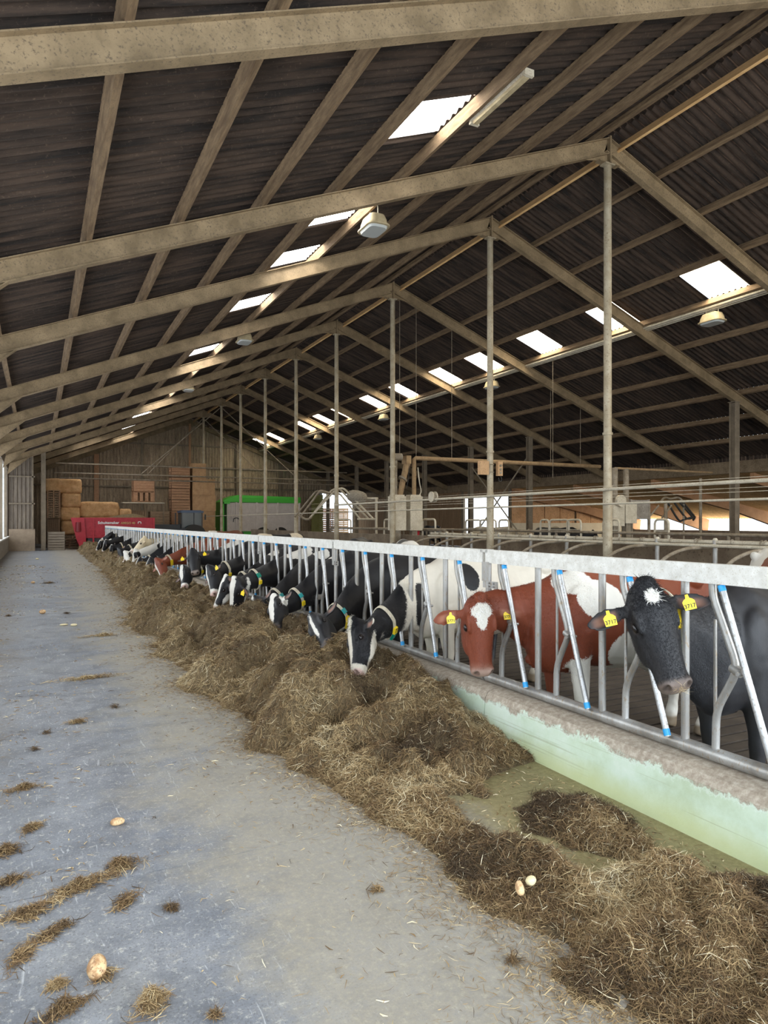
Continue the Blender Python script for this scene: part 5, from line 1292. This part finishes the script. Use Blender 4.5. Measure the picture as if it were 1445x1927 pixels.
    org = G(.8, 0, 0); org.z = 0
    em.transform(Matrix.Translation(-org)); em.shade_smooth(); em.materials.clear(); em.materials.append(m_coat); em.name = 'dairy_cow'
    o = bpy.data.objects.new('dairy_cow', em); COL.objects.link(o); o.location = org
    tag(o, label, 'cow', group)
    def child(mbx, name, m, lab=None, sm=True):
        mbx.v = [tuple(Vector(q)-org) for q in mbx.v]; c = mbx.build(name, m, o, sm)
        if lab: c['label'] = lab
        return c
    if vox < .0101:                                      # short coat hair on head and neck
        rg = np.random.default_rng(seed); cand = np.where((np.linalg.norm(hp-np.array([.1, 0, -.1]), axis=1) < .85) & (nor @ (np.array([0, 0, HC])-np.array(O)) > -.3))[0]
        nh = 42000; ii = rg.choice(cand, nh); pp = co[ii]+rg.normal(0, vox*.45, (nh, 3)); N_ = nor[ii]; hq = hp[ii]
        inhd = (hq[:, 0] > -.05) & (hq[:, 2] > -.30) & (np.abs(hq[:, 1]) < .2); fl = np.where(inhd[:, None], np.array(a)[None], np.array(bd)[None]*.6+np.array([0, 0, -.8])[None])
        fl = fl+rg.normal(0, .28, (nh, 3)); fl -= N_*(fl*N_).sum(1)[:, None]; fl /= np.linalg.norm(fl, axis=1)[:, None]+1e-9
        tuft = inhd & (hq[:, 0] < .12) & (hq[:, 2] > -.03) & (np.abs(hq[:, 1]) < .085); ln = np.where(tuft, rg.uniform(.010, .019, nh), rg.uniform(.006, .013, nh))
        keep_ = (hq[:, 0] < .49) | ~inhd; fl = np.where(tuft[:, None], fl+rg.normal(0, .6, (nh, 3)), fl)
        base_ = pp-N_*.002; tip = pp+fl*ln[:, None]+N_*np.where(tuft, ln*.35, ln*.16)[:, None]; sd = np.cross(fl, N_); sd /= np.linalg.norm(sd, axis=1)[:, None]+1e-9; wd = np.where(tuft, .0011, .0008)[:, None]
        keep_ &= er[ii] < .1
        mid = (base_+tip)/2+N_*ln[:, None]*.12
        vv = np.stack([base_-sd*wd, base_+sd*wd, mid+sd*wd*.8, mid-sd*wd*.8, tip], 1)[keep_]; nk_ = len(vv); k0 = np.arange(nk_)[:, None]*5
        hm = npmesh('coat_hair', vv.reshape(-1, 3)-np.array(org), k0+np.array([[0, 1, 2, 3]]), k0+np.array([[3, 2, 4]]))
        pm = (f[ii]+rg.normal(0, .004, nh) > 0)[:, None]; hc = np.where(pm, cb[ii], ca[ii]); lum = rg.uniform(.65, 1.5, nh)[:, None]; hc[:, :3] = np.clip(hc[:, :3]*lum+(.012 if col == BLACK else .0)*(rg.uniform(0, 1, nh)[:, None] < .25), 0, .9); hc = hc[keep_]
        at = hm.attributes.new('hair', 'FLOAT_COLOR', 'POINT'); at.data.foreach_set('color', np.repeat(hc, 5, axis=0).astype(np.float32).ravel()); hm.materials.append(m_hair)
        ho = bpy.data.objects.new('coat_hair', hm); COL.objects.link(ho); ho.parent = o; ho['kind'] = 'stuff'
    if eyes:
        for sg in (-1, 1):
            near_ = (np.abs(hp[:, 0]-.205) < .02) & (np.abs(hp[:, 2]+.05) < .02) & (hp[:, 1]*sg > 0) & (np.abs(hp[:, 1]) < .16)
            we = np.percentile(np.abs(hp[near_, 1]), 85) if near_.any() else .115
            child(MB().rings(ell(H((.205, sg*(we-.002), -.046)), (.026*sc, .014*sc, .018*sc), Hm)), 'eye', m_eye)
    if collar:
        t = neck_t; c, T, up, sd = nframe(t); hh, ww = prof_h(t)*1.045+.006, prof_w(t)*1.05+.006
        def ringpt(u, e=0): return c+up*(math.sin(u)*(hh+e)*(1 if math.sin(u) > 0 else 1.12))+sd*(math.cos(u)*(ww+e)*(1-.25*max(0, math.sin(u))-.15*max(0, -math.sin(u))))
        rr = []
        us = np.linspace(0, 2*PI, 40, endpoint=False); m_ = MB()
        for u in us: rr.append([ringpt(u, 0)-T*.021, ringpt(u, .008)-T*.021, ringpt(u, .008)+T*.021, ringpt(u, 0)+T*.021])
        v = [q for g in rr for q in g]; fs = []
        for i in range(40):
            j = (i+1) % 40
            for k in range(4): fs.append((i*4+k, i*4+(k+1) % 4, j*4+(k+1) % 4, j*4+k))
        m_.add(v, fs); cl = child(m_, 'collar', m_strap, sm=False)
        camp = Vector((0, 0, HC))
        side = plate_side if plate_side is not None else (0 if (camp-c).dot(sd) > 0 else 1)
        for du, mat_, txt, sz in collar:
            u = du if side == 0 else PI-du
            p = ringpt(u, .016); tg = (ringpt(u+.05)-ringpt(u-.05)).normalized(); outn = T.cross(tg).normalized()
            if outn.dot(p-c) < 0: outn = -outn
            if side == 1: pass
            R = Matrix((T*1.0, outn.cross(T), outn)).transposed(); hx_, hy_, hz_ = .026*sz, .030*sz, .010
            m_ = MB(); m_.add([p+R @ Vector((x*hx_, y*hy_, z*hz_)) for x, y, z in ((-1, -1, -1), (1, -1, -1), (1, 1, -1), (-1, 1, -1), (-.9, -.9, 1), (.9, -.9, 1), (.9, .9, 1), (-.9, .9, 1))], [(0, 3, 2, 1), (4, 5, 6, 7), (0, 1, 5, 4), (1, 2, 6, 5), (2, 3, 7, 6), (3, 0, 4, 7)])
            pl = child(m_, 'number_plate' if mat_ is m_yellow else 'transponder', mat_, sm=False)
            if txt:
                rv = camp-p; X_ = -T if (-T).dot(Vector((C_, -S_, 0))) > 0 else T; Y_ = outn.cross(X_)
                text(txt, .05*sz, m_black, p+outn*.0105-org, Matrix((X_, Y_, outn)).transposed(), o, 'plate_number', ext=.0008, bold=.001)
    for tg_ in (tags or ()):
        sg, txt, woff, aoff = tg_
        p = H((.125+aoff, sg*(.215+woff), -.045)); Z_ = n.lerp((Vector((0, 0, HC))-p).normalized(), .35).normalized(); Y_ = (-a-Z_*(-a).dot(Z_)).normalized(); X_ = Y_.cross(Z_)
        R = Matrix((X_, Y_, Z_)).transposed(); pts = [(-.027, -.032), (.027, -.032), (.029, .008), (.020, .018), (.009, .024), (.007, .042), (-.007, .042), (-.009, .024), (-.020, .018), (-.029, .008)]
        m_ = MB(); k = len(pts); m_.add([p+R @ Vector((x*1.12, y*1.12-.01, z)) for z in (-.0015, .0015) for x, y in pts], [tuple(range(k))[::-1], tuple(range(k, 2*k))]+[(i, (i+1) % k, k+(i+1) % k, k+i) for i in range(k)])
        child(m_, 'ear_tag', m_yellow, sm=False)
        child(MB().tube([p+R @ Vector((0, .030, -.004)), p+R @ Vector((0, .030, .005))], .006, 8), 'tag_pin', m_yellow, sm=False)
        if txt: text(txt, .030, m_black, p+R @ Vector((0, -.027, .0019))-org, R, o, 'tag_number', ext=.0003, bold=.0006)
    if tailon and not lying:
        child(MB().tube(smoothpath([G(1.72, 0, 1.36), G(1.82, 0, 1.25), G(1.84, .01, .95), G(1.83, .02, .65), G(1.84, .02, .45)], 5), np.interp(np.linspace(0, 1, 21), [0, .3, .65, .8, 1], [.035, .022, .016, .04, .01]), 8), 'tail', m_tail)
    return o
Yp = lambda px: (F*FX/(C_*(px-70.5))-FX*S_)/C_                    # depth at which the fence plane is seen at px
H_, B_ = 'h', 'b'
blaze = lambda w=.035, a=.22, l=.34: (H_, 1, (a, 0, .02), (l, w, .075))
muzzle_w = (H_, 1, (.53, 0, -.07), (.11, .12, .13))
ye = lambda s=1.: (-.35, m_yellow, None, s)
# the two looking up at the camera
cow('black cow number 3717 with a small white star facing the camera at far right', (1213, 1098), (1283, 1296), 2.90, 2.98, Sx=3.80, yaw=.08, hint=(-.55, -1, .35), vox=.0095,
    blobs=[(H_, 1, (.072, -.006, .03), (.040, .038, .07)), (B_, 1, (.7, 0, .50), (.3, .25, .12))], jag=.05, seed=3, tags=[(1, '3717', .0, 0), (-1, '3717', -.015, 0)], collar=[(-.2, m_yellow, '7', 1.), (.1, m_yellow, '1', 1.), (-1.3, m_green, None, 1.2)], neck_t=.3, nose=(.16, .12, .10), Sz=1.08)
cow('red brown cow with a white shield on her forehead facing the camera through the fence', (903, 1124), (915, 1272), 2.98, 4.28, Sx=3.56, yaw=0, hint=(-.25, -1, .55), vox=.0095, col=RED,
    blobs=[(H_, 1, (.095, 0, .03), (.062, .078, .09)), (H_, 1, (.150, .004, .02), (.075, .042, .09)), (B_, 1, (.08, -.22, 1.36), (.22, .2, .11)), (B_, 1, (.30, -.3, 1.22), (.22, .22, .16)), (B_, 1, (.60, -.3, .80), (.22, .3, .16)), (B_, 1, (.16, -.2, .42), (.22, .14, .38)), (B_, 1, (.75, 0, .58), (.5, .4, .10)), (B_, 1, (1.5, 0, .4), (.3, .5, .5))], jag=.06, seed=8, tags=[(1, '3771', -.005, 0), (-1, '3771', .0, 0)], Sz=1.12)
_p = P(1281, 1300, 2.86); _n = 46
_o = strands('silage_wisp', np.array(_p)[None]+RNG.normal(0, 1, (_n, 3))*np.array([.028, .02, .010]), RNG.uniform(.03, .08, _n), RNG.uniform(.001, .002, _n), RNG.uniform(.35, .95, _n), .6)
_o.data.transform(Matrix.Translation(-_p)); _o.location = _p; tag(_o, 'few straws of silage sticking to the mouth of black cow 3717', 'silage', kind='stuff')
# the row of feeding cows, near to far
cow('black and white cow with collar plate 7, white nose down in the silage', (664, 1168), (658, 1272), 2.40, 6.20, Sx=3.55, hint=(-1, .15, .25), vox=.010, base=1, colb=(.76, .70, .59),
    blobs=[(B_, -1, (-1.0, 0, .95), (.74, .6, .52)), (B_, -1, (.40, -.32, 1.27), (.11, .25, .17)), (B_, -1, (-.16, -.2, .98), (.09, .2, .22)), (B_, 1, (-.62, -.05, 1.13), (.08, .12, .03)), (H_, -1, (.16, 0, -.11), (.34, .3, .17)), (H_, 1, (.22, 0, .030), (.42, .042, .055)), muzzle_w, (H_, 1, (.33, 0, -.185), (.24, .2, .055))], jag=.04, seed=5,
    collar=[(-.55, m_yellow, '7', 1.15), (-.95, m_green, None, 1.25)], neck_t=.25)
cow('all black cow with collar plates 108, head low behind the white nosed one', (585, 1160), (606, 1214), 2.52, 7.45, Sx=3.60, hint=(-1, -.2, .4), vox=.012, blobs=[(H_, 1, (.2, 0, .03), (.12, .02, .04))], seed=6, L=.54,
    collar=[(.35, m_teal, None, 1.), (-.25, m_yellow, '1', 1.1), (-.48, m_yellow, '0', 1.1), (-.71, m_yellow, '8', 1.1), (-1.1, m_cableblack, None, 1.1)], neck_t=.24)
cow('black cow with a white speckled face and throat, nose buried in the silage', (514, 1122), (508, 1182), 2.48, 8.75, hint=(-1, -.25, .3), vox=.013, blobs=[blaze(.06), (H_, 1, (.1, 0, -.1), (.12, .2, .06)), (B_, 1, (-.55, 0, .80), (.4, .3, .08)), (B_, 1, (-.25, 0, 1.36), (.2, .2, .05))], jag=.16, seed=9, collar=[(.3, m_teal, None, 1.), ye()], neck_t=.24)
cow('black cow with a narrow white stripe down her face just left of the speckled one', (478, 1126), (484, 1180), 2.50, 9.55, hint=(-1, -.1, .3), vox=.013, blobs=[blaze(.03), (B_, 1, (.05, -.1, 1.36), (.12, .2, .10))], seed=10, collar=[(.2, m_teal, None, 1.1)], neck_t=.22)
cow('black cow with a broad white face and green collar tag, left of the speckled one', (441, 1088), (430, 1154), 2.45, 10.35, hint=(-1, -.35, .3), vox=.014, blobs=[blaze(.065), muzzle_w, (H_, 1, (.3, 0, -.2), (.3, .2, .05)), (B_, 1, (-.05, -.1, 1.34), (.25, .3, .13)), (B_, 1, (-.7, 0, .8), (.3, .3, .1))], seed=12, collar=[(.3, m_green, None, 1.2), ye()], neck_t=.2, tags=[(-1, None, 0, 0)])
cow('black cow with a white face and pink nose behind the green collared one', (425, 1084), (398, 1144), 2.42, 11.25, hint=(-1, .1, .45), vox=.015, blobs=[blaze(.06), muzzle_w, (H_, 1, (.36, 0, -.16), (.2, .2, .07)), (B_, 1, (-.15, -.1, 1.30), (.12, .3, .07))], seed=13, collar=[(.5, m_strap, None, 1.)])
cow('black cow with pale collar and white strip beside her eye, left of pink nosed one', (391, 1066), (396, 1120), 2.55, 12.2, hint=(-1, -.1, .3), vox=.015, blobs=[(H_, 1, (.22, .02, .02), (.3, .03, .07)), muzzle_w], seed=14, collar=[(-.6, m_yellow, None, 1.1)], neck_t=.2, tags=[(-1, None, 0, 0)])
cow('black cow in the middle of the row facing the camera with two yellow ear tags', (362, 1034), (366, 1078), 2.62, 13.8, hint=(-.5, -1, .55), vox=.014, seed=15, tags=[(1, None, 0, 0), (-1, None, 0, 0)], L=.56, nose=(.30, .24, .20))
cow('black cow with a wide white forehead feeding beneath the camera facing black cow', (343, 1066), (341, 1105), 2.45, 14.6, hint=(-1, -.35, .4), vox=.016, blobs=[blaze(.055, .15, .3), muzzle_w, (B_, 1, (.1, 0, 1.3), (.3, .4, .2))], seed=16, collar=[ye()])
cow('red brown cow with a white cheek and a bright yellow collar plate', (293, 1052), (303, 1088), 2.55, 17.35, hint=(-1, -.35, .3), vox=.016, col=RED, blobs=[(H_, 1, (.3, .05, -.02), (.28, .03, .05))], seed=17, collar=[(-.2, m_yellow, None, 1.3), (-.5, m_yellow, None, 1.3), (-.8, m_strap, None, 1.)], neck_t=.18)
cow('black cow with a white stripe and white nose directly left of the red brown one', (283, 1050), (264, 1086), 2.40, 19.4, hint=(-1, .0, .4), vox=.017, blobs=[blaze(.03), muzzle_w], seed=18)
cow('black faced cow with white stripe, second left of the red brown feeding cow', (263, 1050), (247, 1078), 2.35, 20.98, hint=(-1, .0, .4), vox=.017, blobs=[blaze(.04), muzzle_w], seed=19, rnd=.52, collar=[ye()])
cow('white cow with black patches on face and neck stretching down left of the striped pair', (254, 1034), (246, 1064), 2.45, 21.78, hint=(-1, -.1, .4), vox=.017, base=1, blobs=[(H_, -1, (.12, 0, -.08), (.10, .3, .10)), (B_, -1, (-.35, -.1, 1.05), (.15, .3, .13))], seed=20)
cow('cream coloured cow holding her head out to the left above the others', (272, 1010), (243, 1040), 2.50, 22.56, hint=(-.7, 0, 1), vox=.017, col=CREAM, base=1, colb=CREAM, seed=21, L=.60, collar=[(-.9, m_yellow, None, 1.3)], nose=(.5, .36, .28))
cow('white faced cow with a black eye patch feeding under the cream one', (234, 1038), (240, 1062), 2.45, 23.35, hint=(-1, -.2, .4), vox=.018, base=1, blobs=[(H_, -1, (.22, 0, -.10), (.12, .3, .08)), (B_, -1, (-.2, 0, 1.2), (.3, .4, .4))], seed=22, collar=[ye()])
cow('black cow bent low with pale collar strap, left of the eye patch cow', (222, 1032), (229, 1054), 2.45, 24.75, hint=(-1, -.2, .3), vox=.018, seed=23, collar=[(.3, m_strap, None, 1.)])
cow('black and white cow feeding near the far end, third from the end of the row', (210, 1026), (204, 1046), 2.40, 28.2, hint=(-1, 0, .4), vox=.018, blobs=[blaze(.04), muzzle_w], seed=24, rnd=.5, collar=[ye()])
cow('black cow with her head raised level at the far end of the row', (211, 1001), (186, 1015), 2.45, 33.5, hint=(-.3, 0, 1), vox=.018, blobs=[(H_, 1, (.2, 0, .03), (.3, .03, .04)), muzzle_w], seed=25, L=.6, collar=[(-.7, m_yellow, None, 1.6)])
cow('black cow with a white stripe feeding second from the far end of the row', (199, 1016), (190, 1036), 2.35, 31.3, hint=(-1, 0, .4), vox=.019, blobs=[blaze(.04), muzzle_w], seed=26)
cow('black and white cow feeding last at the far end of the row', (189, 1017), (179, 1034), 2.25, 32.3, hint=(-1, 0, .4), vox=.019, blobs=[blaze(.04), muzzle_w], seed=27, rnd=.5)
# cows away from the fence
def walker(label, x, y, yaw, headz=1.35, reach=.95, **k):
    b_ = Vector((math.cos(yaw), math.sin(yaw), 0)); O = Vector((x, y, 0))-b_*(reach-.25)+Vector((0, 0, headz)); M_ = O-b_*.36+Vector((0, 0, -.38 if headz > .9 else -.25))
    return cow(label, world=(O, M_), Ys=y, Sx=x, yaw=yaw, hint=tuple(-b_+Vector((0, 0, .8))), **k)
walker('red brown and white cow standing beyond the cow alley right of centre', 8.6, 5.4, .9, 1.0, vox=.02, col=RED, base=1, blobs=[(B_, -1, (.5, 0, 1.3), (.5, .5, .35)), (H_, -1, (.2, 0, 0), (.4, .3, .3))], seed=31)
walker('black and white cow lying in the cubicle at the right picture edge', 9.6, 3.7, -.3, 1.15, vox=.018, lying=True, blobs=[(H_, 1, (.15, 0, .02), (.2, .04, .06)), (B_, 1, (.2, 0, 1.2), (.2, .3, .1))], seed=32)
walker('white and tan cow standing behind the fence left of the round post', 6.5, 11.8, 1.2, 1.1, vox=.02, base=1, blobs=[(B_, -1, (1.2, 0, 1.2), (.3, .4, .3))], seed=33)
walker('cream and black cow standing in the alley before the green trailer', 6.0, 21.0, .25, 1.2, vox=.024, base=1, colb=(.70, .60, .45), blobs=[(B_, -1, (.9, 0, 1.3), (.35, .5, .5))], seed=34)
walker('brown and white cow standing in the alley before the tractor', 6.2, 29.0, .3, 1.2, vox=.024, col=(.16, .06, .03), blobs=[(B_, 1, (.3, 0, 1.3), (.18, .5, .4))], seed=35)
walker('large black cow standing sideways behind the fence in the middle of the alley', 6.2, 14.0, 1.0, 1.2, vox=.022, seed=36, blobs=[(B_, 1, (-.1, 0, 1.2), (.12, .4, .3))])
cxs = [(800, 984, BLACK, 'black', -1), (965, 989, CREAM, 'greyish', 1), (1010, 988, CREAM, 'sandy', 1), (1085, 990, BLACK, 'jet black', -1)]
for i, (px, py, c, nm, bs) in enumerate(cxs):
    X = 19.0; D = F*X/(C_*(px-70.5)); y = (D-X*S_)/C_
    walker('%s cow resting behind the right aisle hoops, %s from the left' % (nm, ORD[i]), X, y, (.6, 2.6, .3, 2.9)[i], 1.30 if i != 0 else 1.45, vox=.026, col=BLACK, colb=(.50, .42, .30), base=bs, blobs=[(H_, 1 if bs < 0 else -1, (.1, 0, 0), (.1, .05, .1))], seed=40+i, tailon=False)
